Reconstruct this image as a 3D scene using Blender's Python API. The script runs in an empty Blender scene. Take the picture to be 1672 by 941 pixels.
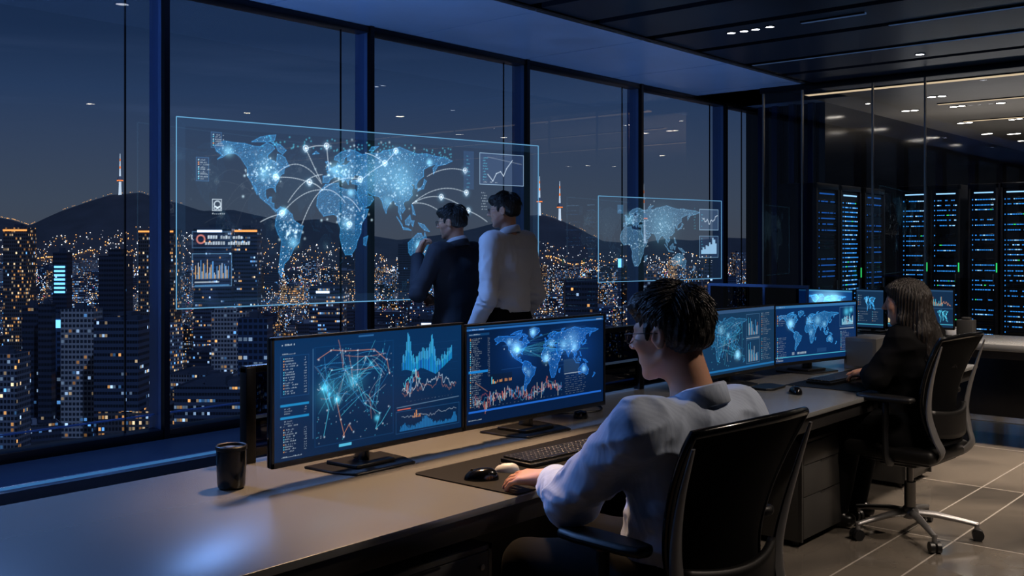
import bpy, bmesh, math, random
import numpy as np
from mathutils import Vector, Matrix
random.seed(7); RNG = np.random.default_rng(11)
SC = bpy.context.scene; COL = SC.collection
PI = math.pi
# ---------------------------------------------------------------- camera geometry (metres, z up; +X along the desks, +Y to the windows)
A = math.radians(40.8); CA, SA = math.cos(A), math.sin(A)
H = 1.47; FPX = 1672.0; CX = 836.0; HY = 400.0
def ray(px): return (px-CX)/FPX
def pz(px, z, py):                       # point at view depth z
    u = ray(px)*z
    return Vector((z*CA+u*SA, z*SA-u*CA, H-(py-HY)/FPX*z))
def ph(px, py, h): return pz(px, (H-h)*FPX/(py-HY), py)      # on the level h
def pY(px, py, Y): return pz(px, Y/(SA-CA*ray(px)), py)      # on the plane y = Y
def pX(px, py, X): return pz(px, X/(CA+SA*ray(px)), py)
# ---------------------------------------------------------------- colours and materials
def lin(c):
    c = [x/255.0 for x in c]
    return tuple([(x/12.92 if x <= .04045 else ((x+.055)/1.055)**2.4) for x in c])
def mat(name, col, rough=.5, metal=0., spec=.5, emit=None, es=1., bump=0, bscale=50, noise=0, alpha=1, coat=0, stretch=None):
    m = bpy.data.materials.new(name); m.use_nodes = True
    nt = m.node_tree; b = nt.nodes['Principled BSDF']
    c = lin(col)
    b.inputs['Base Color'].default_value = (*c, 1); b.inputs['Roughness'].default_value = rough
    b.inputs['Metallic'].default_value = metal; b.inputs['Specular IOR Level'].default_value = spec
    b.inputs['Coat Weight'].default_value = coat
    if emit:
        b.inputs['Emission Color'].default_value = (*lin(emit), 1); b.inputs['Emission Strength'].default_value = es
    if bump or noise:
        tc = nt.nodes.new('ShaderNodeTexCoord'); n = nt.nodes.new('ShaderNodeTexNoise'); n.inputs['Scale'].default_value = bscale
        n.inputs['Detail'].default_value = 4
        if stretch:
            mp = nt.nodes.new('ShaderNodeMapping'); mp.inputs['Scale'].default_value = stretch; nt.links.new(tc.outputs['Object'], mp.inputs[0]); nt.links.new(mp.outputs[0], n.inputs['Vector'])
        else: nt.links.new(tc.outputs['Object'], n.inputs['Vector'])
        if bump:
            bp = nt.nodes.new('ShaderNodeBump'); bp.inputs['Strength'].default_value = bump; bp.inputs['Distance'].default_value = .01
            nt.links.new(n.outputs['Fac'], bp.inputs['Height']); nt.links.new(bp.outputs['Normal'], b.inputs['Normal'])
        if noise:
            mr = nt.nodes.new('ShaderNodeMapRange'); mr.inputs['To Min'].default_value = 1-noise; mr.inputs['To Max'].default_value = 1+noise
            mx = nt.nodes.new('ShaderNodeMix'); mx.data_type = 'RGBA'; mx.blend_type = 'MULTIPLY'; mx.inputs['Factor'].default_value = 1
            mx.inputs['A'].default_value = (*c, 1)
            nt.links.new(n.outputs['Fac'], mr.inputs['Value']); nt.links.new(mr.outputs['Result'], mx.inputs['B'])
            nt.links.new(mx.outputs['Result'], b.inputs['Base Color'])
    return m
def emat(name, col, s=1., sample=True):
    m = bpy.data.materials.new(name); m.use_nodes = True; nt = m.node_tree; nt.nodes.clear()
    o = nt.nodes.new('ShaderNodeOutputMaterial'); e = nt.nodes.new('ShaderNodeEmission')
    e.inputs['Color'].default_value = (*lin(col), 1); e.inputs['Strength'].default_value = s
    nt.links.new(e.outputs[0], o.inputs[0])
    if not sample: m.cycles.emission_sampling = 'NONE'
    return m
def glass(name, tint=(255, 255, 255), refl=1., rough=0., ior=1.45):
    m = bpy.data.materials.new(name); m.use_nodes = True; nt = m.node_tree; nt.nodes.clear()
    o = nt.nodes.new('ShaderNodeOutputMaterial'); t = nt.nodes.new('ShaderNodeBsdfTransparent'); g = nt.nodes.new('ShaderNodeBsdfGlossy')
    t.inputs['Color'].default_value = (*lin(tint), 1); g.inputs['Roughness'].default_value = rough
    f = nt.nodes.new('ShaderNodeFresnel'); f.inputs['IOR'].default_value = ior
    mu = nt.nodes.new('ShaderNodeMath'); mu.operation = 'MULTIPLY'; mu.inputs[1].default_value = refl; mu.use_clamp = True
    mx = nt.nodes.new('ShaderNodeMixShader'); L = nt.links.new
    ge = nt.nodes.new('ShaderNodeNewGeometry'); m2 = nt.nodes.new('ShaderNodeMath'); m2.operation = 'SUBTRACT'; m2.inputs[0].default_value = 1
    L(ge.outputs['Backfacing'], m2.inputs[1]); L(m2.outputs[0], mu.inputs[1]); m3 = nt.nodes.new('ShaderNodeMath'); m3.operation = 'MULTIPLY'; m3.inputs[1].default_value = refl; m3.use_clamp = True
    L(f.outputs[0], mu.inputs[0]); L(mu.outputs[0], m3.inputs[0]); L(m3.outputs[0], mx.inputs[0]); L(t.outputs[0], mx.inputs[1]); L(g.outputs[0], mx.inputs[2]); L(mx.outputs[0], o.inputs[0])
    return m
M = {}
M['black'] = mat('black plastic', (14, 15, 18), .38, bump=.02)
M['blackgloss'] = mat('black gloss', (9, 10, 13), .16)
M['blackmetal'] = mat('black metal', (16, 19, 25), .32, .6)
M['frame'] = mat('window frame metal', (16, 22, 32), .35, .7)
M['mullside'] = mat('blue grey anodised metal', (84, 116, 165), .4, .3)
M['chrome'] = mat('brushed metal', (150, 148, 146), .28, 1.)
M['darkchrome'] = mat('dark brushed metal', (132, 131, 132), .34, .65)
M['cabinet'] = mat('charcoal lacquer', (62, 61, 60), .42, .35, bump=.01, bscale=300)
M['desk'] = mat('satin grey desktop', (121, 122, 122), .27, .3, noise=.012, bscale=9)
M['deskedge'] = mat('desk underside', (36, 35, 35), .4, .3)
M['mat'] = mat('desk mat leather', (8, 8, 9), .6, 0, .2, bump=.06, bscale=400)
M['mesh'] = mat('chair mesh fabric', (5, 5, 6), .8, 0, .06, bump=.1, bscale=600)
M['leather'] = mat('black soft padding', (14, 13, 13), .45, 0, .35, bump=.03, bscale=200)
M['skin'] = mat('skin', (196, 146, 120), .5, bump=.03, bscale=120)
M['skin'].node_tree.nodes['Principled BSDF'].inputs['Subsurface Weight'].default_value = .15
M['skin'].node_tree.nodes['Principled BSDF'].inputs['Subsurface Scale'].default_value = .01
M['hair'] = mat('black hair', (14, 11, 10), .5, bump=.6, bscale=170, stretch=(1, .35, .35))
M['hairbrown'] = mat('dark brown hair', (22, 16, 13), .45, bump=1., bscale=190, stretch=(1, 1, .05), noise=.5)
M['lip'] = mat('lips', (150, 88, 78), .45)
M['suit'] = mat('navy suit wool', (16, 20, 32), .85, bump=.08, bscale=500)
M['blazer'] = mat('black blazer wool', (7, 7, 9), .9, 0, .12, bump=.08, bscale=500)
M['trouser'] = mat('dark trousers', (6, 7, 10), .9, 0, .12, bump=.05, bscale=400)
M['shoe'] = mat('black shoe leather', (12, 12, 13), .3)
M['eye'] = mat('eye', (200, 200, 195), .2)
M['white'] = mat('white plastic', (200, 203, 208), .4)
M['lens'] = glass('spectacle lens', (235, 240, 245), 1.)
def cloth(name, col, stripe=None):
    m = mat(name, col, .8); nt = m.node_tree; b = nt.nodes['Principled BSDF']; L = nt.links.new
    b.inputs['Sheen Weight'].default_value = .2
    tc = nt.nodes.new('ShaderNodeTexCoord')
    n = nt.nodes.new('ShaderNodeTexNoise'); n.inputs['Scale'].default_value = 26; n.inputs['Detail'].default_value = 3; n.inputs['Distortion'].default_value = .6
    mp = nt.nodes.new('ShaderNodeMapping'); mp.inputs['Scale'].default_value = (1, 1, .45)
    L(tc.outputs['Object'], mp.inputs[0]); L(mp.outputs[0], n.inputs['Vector'])
    bp = nt.nodes.new('ShaderNodeBump'); bp.inputs['Strength'].default_value = .35; bp.inputs['Distance'].default_value = .006
    L(n.outputs['Fac'], bp.inputs['Height']); L(bp.outputs['Normal'], b.inputs['Normal'])
    if stripe:
        w = nt.nodes.new('ShaderNodeTexWave'); w.inputs['Scale'].default_value = 42; w.bands_direction = 'DIAGONAL'
        mp2 = nt.nodes.new('ShaderNodeMapping'); mp2.inputs['Scale'].default_value = (1, .8, .12)
        L(tc.outputs['Object'], mp2.inputs[0]); L(mp2.outputs[0], w.inputs['Vector'])
        mx = nt.nodes.new('ShaderNodeMix'); mx.data_type = 'RGBA'
        mx.inputs['A'].default_value = (*lin(col), 1); mx.inputs['B'].default_value = (*lin(stripe), 1)
        L(w.outputs['Fac'], mx.inputs['Factor']); L(mx.outputs['Result'], b.inputs['Base Color'])
    return m
M['shirtblue'] = cloth('pale blue striped shirt', (182, 197, 222), (172, 188, 215))
M['shirtwhite'] = cloth('white shirt cotton', (172, 175, 184))
# ---------------------------------------------------------------- object helpers
def tag(o, label=None, cat=None, group=None, kind=None):
    if label: o['label'] = label
    if cat: o['category'] = cat
    if group: o['group'] = group
    if kind: o['kind'] = kind
    return o
def empty(name, loc=(0, 0, 0), rz=0, label=None, cat=None, group=None):
    o = bpy.data.objects.new(name, None); COL.objects.link(o); o.location = loc; o.rotation_euler = (0, 0, rz)
    o.empty_display_size = .1
    return tag(o, label, cat, group)
def copy_tree(o, parent=None):
    c = o.copy(); COL.objects.link(c); c.parent = parent
    for ch in list(o.children): copy_tree(ch, c)
    return c
class MB:
    """collects shapes, builds them as one mesh object"""
    def __init__(s): s.bm = bmesh.new(); s.mi = 0
    def _add(s, vs, fs, smooth=False):
        bv = [s.bm.verts.new(v) for v in vs]; out = []
        for f in fs:
            try:
                fc = s.bm.faces.new([bv[i] for i in f]); fc.material_index = s.mi; fc.smooth = smooth; out.append(fc)
            except ValueError: pass
        return bv, out
    def box(s, c, sz, bev=0, R=None, seg=2):
        c = Vector(c); hx, hy, hz = [v/2 for v in sz]
        vs = [Vector((x, y, z)) for z in (-hz, hz) for y in (-hy, hy) for x in (-hx, hx)]
        b = bmesh.new(); bv = [b.verts.new(v) for v in vs]
        for f in ((0, 2, 3, 1), (4, 5, 7, 6), (0, 1, 5, 4), (2, 6, 7, 3), (0, 4, 6, 2), (1, 3, 7, 5)): b.faces.new([bv[i] for i in f])
        if bev: bmesh.ops.bevel(b, geom=list(b.edges), offset=min(bev, .49*min(sz)), segments=seg, profile=.5, affect='EDGES')
        R = R or Matrix.Identity(3)
        b.verts.index_update()
        s._add([R @ v.co + c for v in b.verts], [[v.index for v in f.verts] for f in b.faces], bool(bev)); b.free(); return s
    def bx(s, x0, x1, y0, y1, z0, z1, bev=0): return s.box(((x0+x1)/2, (y0+y1)/2, (z0+z1)/2), (abs(x1-x0), abs(y1-y0), abs(z1-z0)), bev)
    def tube(s, pts, r, n=8, cap=True, flat=None, up=None):
        pts = [Vector(p) for p in pts]; k = len(pts); r = r if isinstance(r, (list, tuple)) else [r]*k
        vs, fs = [], []; prev = None
        for i, p in enumerate(pts):
            t = (pts[min(i+1, k-1)]-pts[max(i-1, 0)]).normalized()
            if prev is None:
                u = Vector(up) if up else (Vector((0, 0, 1)) if abs(t.z) < .9 else Vector((1, 0, 0)))
            else: u = prev
            b = t.cross(u).normalized(); nrm = b.cross(t).normalized(); prev = nrm
            fx, fy = flat if flat else (1, 1)
            for j in range(n):
                a = 2*PI*j/n; vs.append(p+b*math.cos(a)*r[i]*fx+nrm*math.sin(a)*r[i]*fy)
        for i in range(k-1):
            for j in range(n): fs.append((i*n+j, i*n+(j+1) % n, (i+1)*n+(j+1) % n, (i+1)*n+j))
        if cap: fs.append(tuple(range(n-1, -1, -1))); fs.append(tuple((k-1)*n+j for j in range(n)))
        s._add(vs, fs, True); return s
    def cyl(s, a, b, r, r2=None, n=20): return s.tube([a, b], [r, r if r2 is None else r2], n)
    def lathe(s, c, prof, n=32, axis=None):
        c = Vector(c); vs, fs = [], []; m = len(prof)
        for r, z in prof:
            for j in range(n):
                a = 2*PI*j/n; v = Vector((r*math.cos(a), r*math.sin(a), z)); vs.append(c+(axis @ v if axis else v))
        for i in range(m-1):
            for j in range(n): fs.append((i*n+j, i*n+(j+1) % n, (i+1)*n+(j+1) % n, (i+1)*n+j))
        if prof[0][0] > 1e-5: fs.append(tuple(range(n-1, -1, -1)))
        if prof[-1][0] > 1e-5: fs.append(tuple((m-1)*n+j for j in range(n)))
        s._add(vs, fs, True); return s
    def prism(s, poly, z0, z1, R=None, c=(0, 0, 0)):
        n = len(poly); R = R or Matrix.Identity(3); c = Vector(c)
        vs = [R @ Vector((x, y, z0))+c for x, y in poly]+[R @ Vector((x, y, z1))+c for x, y in poly]
        fs = [tuple(range(n-1, -1, -1)), tuple(range(n, 2*n))]+[(i, (i+1) % n, n+(i+1) % n, n+i) for i in range(n)]
        s._add(vs, fs); return s
    def build(s, name, mats, parent=None, bevel=0, sharp=True, fixn=True, sub=0):
        me = bpy.data.meshes.new(name)
        if fixn: bmesh.ops.recalc_face_normals(s.bm, faces=list(s.bm.faces))
        s.bm.to_mesh(me); s.bm.free()
        for m in (mats if isinstance(mats, (list, tuple)) else [mats]): me.materials.append(m)
        o = bpy.data.objects.new(name, me); COL.objects.link(o); o.parent = parent
        if bevel:
            b = o.modifiers.new('b', 'BEVEL'); b.width = bevel; b.segments = 2; b.limit_method = 'ANGLE'; b.angle_limit = math.radians(40)
        if sub:
            b = o.modifiers.new('s', 'SUBSURF'); b.levels = sub; b.render_levels = sub
        if sharp:
            try: me.set_sharp_from_angle(angle=math.radians(42))
            except Exception: pass
        return o
def struct(o): o['kind'] = 'structure'; return o
def RZ(a): return Matrix.Rotation(a, 3, 'Z')
# ---------------------------------------------------------------- camera
cam = bpy.data.cameras.new('camera'); co = bpy.data.objects.new('camera', cam); COL.objects.link(co)
cam.sensor_width = 36; cam.lens = 36*FPX/1672; cam.clip_end = 20000; cam.clip_start = .05
cam.shift_y = -(470.5-HY)/1672
co.location = (0, 0, H); co.rotation_euler = (PI/2, 0, A-PI/2); SC.camera = co
SC.view_settings.view_transform = 'Standard'; SC.view_settings.look = 'None'; SC.view_settings.exposure = 0; SC.view_settings.gamma = 1
SC.view_settings.use_curve_mapping = False
# ================================================================ THE ROOM
CEIL = 3.14; WY = 5.97; WB = .25; PXX = 10.03
# floor
def floor_mat():
    m = mat('polished stone tiles', (88, 83, 78), .2, 0, .6); nt = m.node_tree; b = nt.nodes['Principled BSDF']; L = nt.links.new
    g = nt.nodes.new('ShaderNodeNewGeometry'); sp = nt.nodes.new('ShaderNodeSeparateXYZ'); L(g.outputs['Position'], sp.inputs[0])
    def mth(op, a, b_=None, c=None):
        n = nt.nodes.new('ShaderNodeMath'); n.operation = op
        for i, v in enumerate((a, b_, c)):
            if v is None: continue
            if isinstance(v, (int, float)): n.inputs[i].default_value = v
            else: L(v, n.inputs[i])
        return n.outputs[0]
    def lines(out, vals):
        r = None
        for v in vals:
            d = mth('ABSOLUTE', mth('SUBTRACT', out, v)); r = d if r is None else mth('MINIMUM', r, d)
        return r
    dx = lines(sp.outputs['X'], [-2.5, -1.2, .1, 1.4, 2.7, 3.98, 5.27, 6.57, 7.88, 9.06, 10.3, 11.6])
    dy = lines(sp.outputs['Y'], [-3.3, -2, -.7, .4, 1.66, 1.9, 3.1, 4.3])
    d = mth('MINIMUM', dx, dy); j = mth('LESS_THAN', d, .0045)
    # per-tile tone
    fx = mth('FLOOR', mth('DIVIDE', mth('SUBTRACT', sp.outputs['X'], .1), 1.29)); fy = mth('GREATER_THAN', sp.outputs['Y'], 1.66)
    cb = nt.nodes.new('ShaderNodeCombineXYZ'); L(fx, cb.inputs[0]); L(fy, cb.inputs[1])
    wn = nt.nodes.new('ShaderNodeTexWhiteNoise'); L(cb.outputs[0], wn.inputs['Vector'])
    n = nt.nodes.new('ShaderNodeTexNoise'); n.inputs['Scale'].default_value = 1.6; n.inputs['Detail'].default_value = 8; n.inputs['Distortion'].default_value = 1.2
    L(g.outputs['Position'], n.inputs['Vector'])
    f = mth('ADD', mth('MULTIPLY', wn.outputs['Value'], .35), mth('MULTIPLY', n.outputs['Fac'], .9))
    cr = nt.nodes.new('ShaderNodeValToRGB'); cr.color_ramp.elements[0].position = .2; cr.color_ramp.elements[1].position = .95
    cr.color_ramp.elements[0].color = (*lin((58, 56, 54)), 1); cr.color_ramp.elements[1].color = (*lin((118, 110, 100)), 1)
    L(f, cr.inputs[0]); mx = nt.nodes.new('ShaderNodeMix'); mx.data_type = 'RGBA'; L(j, mx.inputs['Factor']); L(cr.outputs[0], mx.inputs['A'])
    mx.inputs['B'].default_value = (*lin((165, 158, 150)), 1); L(mx.outputs['Result'], b.inputs['Base Color'])
    mr = nt.nodes.new('ShaderNodeMapRange'); mr.inputs['To Min'].default_value = .07; mr.inputs['To Max'].default_value = .18; L(n.outputs['Fac'], mr.inputs['Value'])
    L(mr.outputs['Result'], b.inputs['Roughness'])
    bp = nt.nodes.new('ShaderNodeBump'); bp.inputs['Strength'].default_value = .3; bp.inputs['Distance'].default_value = .003; bp.invert = True
    L(j, bp.inputs['Height']); L(bp.outputs['Normal'], b.inputs['Normal'])
    return m
struct(MB().bx(-4, 22.5, -5, 6.2, -.2, 0).build('floor', floor_mat()))
# ceiling: metal soffit along the windows, recessed dark panels elsewhere
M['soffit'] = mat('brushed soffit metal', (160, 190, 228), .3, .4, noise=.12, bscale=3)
M['ceil'] = mat('dark ceiling panel', (36, 43, 56), .3, .4, noise=.2, bscale=2)
M['ceilpale'] = mat('server room ceiling', (140, 134, 126), .4, .3, noise=.12, bscale=1.5)
b = MB()
for i in range(11):
    x0 = -4+i*1.38
    b.bx(x0+.004, x0+1.376, 4.66, WY+.2, CEIL, CEIL+.12)
struct(b.build('ceiling', M['soffit']))
b = MB(); gx = [-4, -3.2, -2.4, -1.6, -.8, 0, .8, 1.6, 2.4, 3.2, 4.0, 4.78, 5.53, 6.22, 6.98, 7.72, 8.62, 9.35, PXX]
for a_, c_ in zip(gx[:-1], gx[1:]): b.bx(a_+.06, c_-.06, -5, 4.58, CEIL+.0, CEIL+.08)
b.bx(-4, PXX, -5, 4.66, CEIL+.16, CEIL+.2)
struct(b.build('ceiling', M['ceil']))
struct(MB().bx(-4, PXX, 4.55, 4.58, CEIL-.012, CEIL+.1).build('trim_1', M['frame']))
struct(MB().bx(PXX+.05, 22.5, -5, 5.05, CEIL, CEIL+.1).build('ceiling', M['ceilpale']))
struct(MB().bx(PXX, 11.6, 5.05, WY+.2, CEIL, CEIL+.1).build('ceiling', M['soffit']))
# walls behind and beside the camera
M['wall'] = mat('dark wall paint', (38, 40, 44), .6, noise=.08)
struct(MB().bx(-4.1, -4, -5, 6.2, 0, CEIL+.2).build('wall_left', M['wall']))
struct(MB().bx(-4, 22.5, -5.1, -5, 0, CEIL+.2).build('wall_back', M['wall']))
# window wall
GL = glass('window glass', (238, 243, 250), 1.2, ior=1.45)
MX = [-3.75, -1.95, -.15, 1.66, 3.494, 5.22, 7.077, 8.92, 10.69]
struct(MB().bx(-4, 11.5, WY-.12, WY+.1, 0, WB-.02).build('wall_window', M['frame']))
for i, (a_, c_) in enumerate(zip(MX[:-1]+[MX[-1]], MX[1:]+[11.45])):
    w = struct(MB().bx(a_+.022, c_-.022, WY+.015, WY+.03, WB, CEIL-.03).build('window_%d' % (i+1), GL))
    f = MB().bx(a_-.0, c_-.0, WY-.05, WY+.09, WB-.02, WB+.045, .004).bx(a_, c_, WY-.05, WY+.09, CEIL-.05, CEIL-.002, .004)
    f.build('window_frame', M['frame'], w)
    MB().bx(c_-.235, c_-.228, WY+.032, WY+.045, WB+.04, CEIL-.05).build('glazing_bead', M['frame'], w)
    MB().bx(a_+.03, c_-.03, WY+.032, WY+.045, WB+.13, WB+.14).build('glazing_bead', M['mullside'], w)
for i, x in enumerate(MX):
    o = MB(); o.bx(x-.019, x+.019, WY-.06, WY-.04, WB-.02, CEIL); m_ = o
    m_.bx(x-.019, x+.019, WY-.04, WY+.0, WB-.02, CEIL)
    t = struct(o.build('trim_%d' % (i+2), M['frame']))
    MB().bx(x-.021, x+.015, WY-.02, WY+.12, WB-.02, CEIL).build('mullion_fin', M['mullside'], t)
# low ledge in front of the window
M['ledge'] = mat('ledge metal', (22, 34, 52), .38, .5)
lg = MB().bx(-4, 11.2, 5.3, WY-.12, 0, WB-.0, .004)
lg = struct(lg.build('trim_12', M['ledge'])); MB().bx(-4, 11.2, 5.285, 5.3, WB-.03, WB+.004, .003).build('edge_strip', mat('ledge edge strip', (120, 150, 190), .25, .9), lg)
# dark panelled end wall beyond the last window, and server-room walls
M['panel'] = mat('dark glossy wall panel', (16, 19, 26), .12, .0, .6)
b = MB().bx(11.45, 11.55, 5.05, WY+.1, 0, CEIL)
wl = struct(b.build('wall_end', M['panel'])); b = MB()
for y in (5.16, 5.4, 5.62, 5.8): b.bx(11.37, 11.45, y, y+.07, 0, CEIL, .004)
b.build('wall_fin', mat('blue grey fin', (40, 60, 95), .35, .6), wl)
struct(MB().bx(11.55, 22.5, 5.05, 5.15, 0, CEIL).build('wall_server', M['panel']))
struct(MB().bx(22.3, 22.4, -5, 5.05, 0, CEIL).build('wall_right', M['panel']))
# glass partition to the server room
PG = glass('partition glass', (225, 232, 240), 1.2)
pys = [5.11, 4.67, 3.93, 3.42, 2.28, 1.0, -.4, -2, -3.6, -4.98]
pt = struct(MB().bx(PXX-.03, PXX+.03, -5, 5.14, 0, .09, .004).bx(PXX-.03, PXX+.03, -5, 5.14, CEIL-.06, CEIL, .004).build('trim_13', M['frame']))
for i, (a_, c_) in enumerate(zip(pys[:-1], pys[1:])):
    w = struct(MB().bx(PXX-.006, PXX+.006, c_+.004, a_-.004, .09, CEIL-.06).build('window_%d' % (10+i), PG))
    MB().bx(PXX-.012, PXX+.012, a_-.008, a_+.008, .09, CEIL-.06).build('glass_joint', M['chrome'], w)
# pale metal floor inlay line in front of the partition
struct(MB().bx(9.05, 9.075, -5, 5.1, 0, .004).build('trim_14', mat('floor inlay metal', (190, 186, 180), .2, .9)))
# ---------------------------------------------------------------- ceiling lights
E_dot = emat('downlight white', (235, 240, 255), 14); E_warm = emat('warm light line', (255, 214, 165), 1.2); E_wdot = emat('warm downlight', (255, 232, 205), 32)
E_blue = emat('cool slot light', (110, 150, 215), .16)
def downlight(x, y, em, r, lab, grp=None, oval=0):
    t = empty('downlight', (x, y, CEIL), 0, lab, 'ceiling light', grp)
    MB().lathe((0, 0, 0), [(r*1.25, .0), (r*1.25, -.006), (r*1.02, -.008), (r, -.004)], 20).build('rim', M['blackmetal'], t)
    MB().lathe((0, 0, 0), [(0, -.005), (r, -.005)], 20).build('lens', em, t)
    return t
nm = ['left end', 'second from the left', 'third from the left', 'right end']
for k, (px, py) in enumerate([(1194, 53), (1215, 50), (1234, 47), (1257, 43)]):
    p = ph(px, py, CEIL); downlight(p.x, p.y, E_dot, .032, 'tiny white downlight, %s of the row of four' % nm[k], 'row of four downlights')
p = ph(1502, 88, CEIL); downlight(p.x, p.y, E_dot, .035, 'single white downlight on the dark ceiling before the glass partition')
sp = [(1522, 158), (1537, 157), (1479, 181), (1493, 180), (1558, 174), (1569, 173), (1569, 201), (1582, 200), (1634, 168), (1653, 195), (1663, 194), (1608, 219), (1615, 218), (1650, 219), (1661, 218), (1667, 230), (1417, 169)]
sn = ['upper pair, left light', 'upper pair, right light', 'leftmost pair, left light', 'leftmost pair, right light', 'pair under the upper pair, left light', 'pair under the upper pair, right light',
      'third pair down the middle, left light', 'third pair down the middle, right light', 'single light near the right mullion', 'right-hand pair, left light', 'right-hand pair, right light',
      'lowest middle pair, left light', 'lowest middle pair, right light', 'lowest right pair, left light', 'lowest right pair, right light', 'lowest light at the right edge', 'faint light near the left end of the warm strips']
for (px, py), n_ in zip(sp, sn):
    p = ph(px, py, CEIL-.002)
    downlight(p.x, p.y, E_wdot, .05 if px != 1417 else .03, 'server room downlight, '+n_, 'server room downlights')
for x, y, n_ in [(9.1, 2.2, 'before the glass partition, just beyond the right photo edge'), (11.15, 1.3, 'in the server room, first in from the glass'), (11.94, 1.5, 'in the server room, second in from the glass'), (17.2, -1.3, 'deep in the server room, leftmost of three'), (17.3, -.87, 'deep in the server room, middle of three'), (17.9, -.6, 'deep in the server room, rightmost of three'), (16.3, 1.6, 'deep in the server room beside the single one'), (16.9, 2.1, 'deep in the server room, single')]:
    downlight(x, y, E_wdot, .06, 'downlight '+n_, 'downlights mirrored in the windows')
def lightline(name, x, y0, y1, w, em, lab, grp):
    t = empty(name, (x, (y0+y1)/2, CEIL), 0, lab, 'light', grp); L = y1-y0
    MB().bx(-w/2-.01, -w/2, -L/2, L/2, -.012, .0).bx(w/2, w/2+.01, -L/2, L/2, -.012, 0).build('channel', M['blackmetal'], t)
    MB().bx(-w/2, w/2, -L/2, L/2, -.014, .0).build('diffuser', em, t)
    return t
lightline('strip_light', 10.74, -4.9, 4.95, .11, E_warm, 'long warm strip light on the server room ceiling, nearest the glass', 'server room strip lights')
lightline('strip_light', 12.46, -4.9, 4.1, .06, E_warm, 'thin warm strip light on the server room ceiling, second from the glass', 'server room strip lights')
lightline('strip_light', 14.4, -4.9, 4.4, .07, E_warm, 'short warm strip light at the rear of the server room ceiling', 'server room strip lights')
for x, y0, y1, n_ in [(7.22, 2.88, 3.37, 'right of the row of four downlights'), (8.62, -3, 4.5, 'nearest the glass partition'), (7.72, 1.9, 2.9, 'at the top edge, nearest the camera')]:
    t = lightline('slot_light', x, y0, y1, .03, E_blue, 'faint blue slot light in the dark ceiling '+n_, 'blue ceiling slots'); t.location.z = CEIL
def area(name, loc, size, size2, col, e, rot=(0, 0, 0)):
    l = bpy.data.lights.new(name, 'AREA'); l.shape = 'RECTANGLE'; l.size = size; l.size_y = size2; l.color = lin(col); l.energy = e
    o = bpy.data.objects.new(name, l); COL.objects.link(o); o.location = loc; o.rotation_euler = rot; o.visible_camera = True; return o
def spot(x, y, col, e, lab, ang=110, grp='added downlights over the room', tgt=None):
    t = downlight(x, y, E_wdot if col[0] > col[2] else E_dot, .045, lab, grp)
    l = bpy.data.lights.new('added_spot', 'SPOT'); l.energy = e; l.color = lin(col); l.spot_size = math.radians(ang); l.spot_blend = .7; l.shadow_soft_size = .16
    o = bpy.data.objects.new('added_spot', l); COL.objects.link(o); o.location = (x, y, CEIL-.03)
    d = Vector(tgt)-o.location if tgt else Vector((0, 0, -1)); o.rotation_euler = d.to_track_quat('-Z', 'Y').to_euler()
WRM, CLD = (255, 234, 214), (122, 172, 255)  # ceiling spots added out of view to brighten desk, floor, ledge and people
for x, y, c, e, n_, tg, an in [(3.7, .1, WRM, 190, 'over the aisle behind the seated man', (3.6, 1.6, .6), 100), (5.9, .3, WRM, 90, 'over the aisle behind the seated woman', (6.2, 1.0, .0), 100), (7.6, 1.0, WRM, 1300, 'over the aisle before the partition', (7.4, 1.2, 0), 85), (4.7, .1, WRM, 260, 'over the aisle facing the three-drawer unit', (4.95, 2.0, .25), 50),
      (2.9, 2.9, (255, 205, 155), 680, 'over the desk between the two big monitors', (2.45, 2.40, .72), 50), (-.6, 5.2, CLD, 130, 'over the window ledge at the far left', (.4, 3.8, .0), 110), (1.5, 5.2, CLD, 560, 'over the window ledge behind the mug', (1.6, 3.8, .0), 110), (3.6, 5.3, CLD, 500, 'over the ledge left of the standing pair', (3.6, 4.4, 0), 100)]:
    spot(x, y, c, e, 'added ceiling downlight '+n_, an, tgt=tg)
for k, (x, y, n_) in enumerate([(-1.4, 4.2, 'at the far left'), (1.0, 4.3, 'behind the left end of the desk'), (3.1, 4.6, 'left of the standing pair'), (7.4, 4.6, 'right of the standing pair'), (9.2, 4.6, 'near the small map screen')]):  # uplights added to brighten the soffit from below
    t = empty('added_floor_uplight', (x, y, 0), 0, 'added cool floor uplight before the window ledge, '+n_, 'floor light', 'added floor uplights')
    MB().lathe((0, 0, 0), [(.085, 0), (.085, .004), (.07, .006), (.066, .002)], 28).build('rim', M['chrome'], t); MB().lathe((0, 0, 0), [(.066, .0), (.066, .003), (0, .0035)], 28).build('lens', emat('added uplight lens', (160, 200, 255), 2), t)
    l = bpy.data.lights.new('added_uplight_lamp', 'SPOT'); l.energy = 230 if x < 5 else 70; l.color = lin((140, 184, 255)); l.spot_size = math.radians(130); l.spot_blend = .9; l.shadow_soft_size = .06
    o = bpy.data.objects.new('added_uplight_lamp', l); COL.objects.link(o); o.location = (x, y, .03); o.rotation_euler = (PI, 0, 0)
for k, (x, y) in enumerate([(11.4, 3.6), (11.6, 1.6), (13.9, 3.4), (12.0, -.6)]):
    l = bpy.data.lights.new('server_lamp', 'SPOT'); l.energy = 260; l.color = lin(WRM); l.spot_size = math.radians(120); l.spot_blend = .8; l.shadow_soft_size = .06
    o = bpy.data.objects.new('server_lamp', l); COL.objects.link(o); o.location = (x, y, CEIL-.03)
area('ceiling_fill', (13.3, 2.6, 2.3), .5, 4.4, (255, 236, 218), 30, (PI, 0, 0)); area('ceiling_fill', (15.2, 2.6, 1.6), .8, 4.4, (255, 236, 218), 34, (PI, 0, 0))  # unseen area lamps added to brighten the server room ceiling
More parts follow.
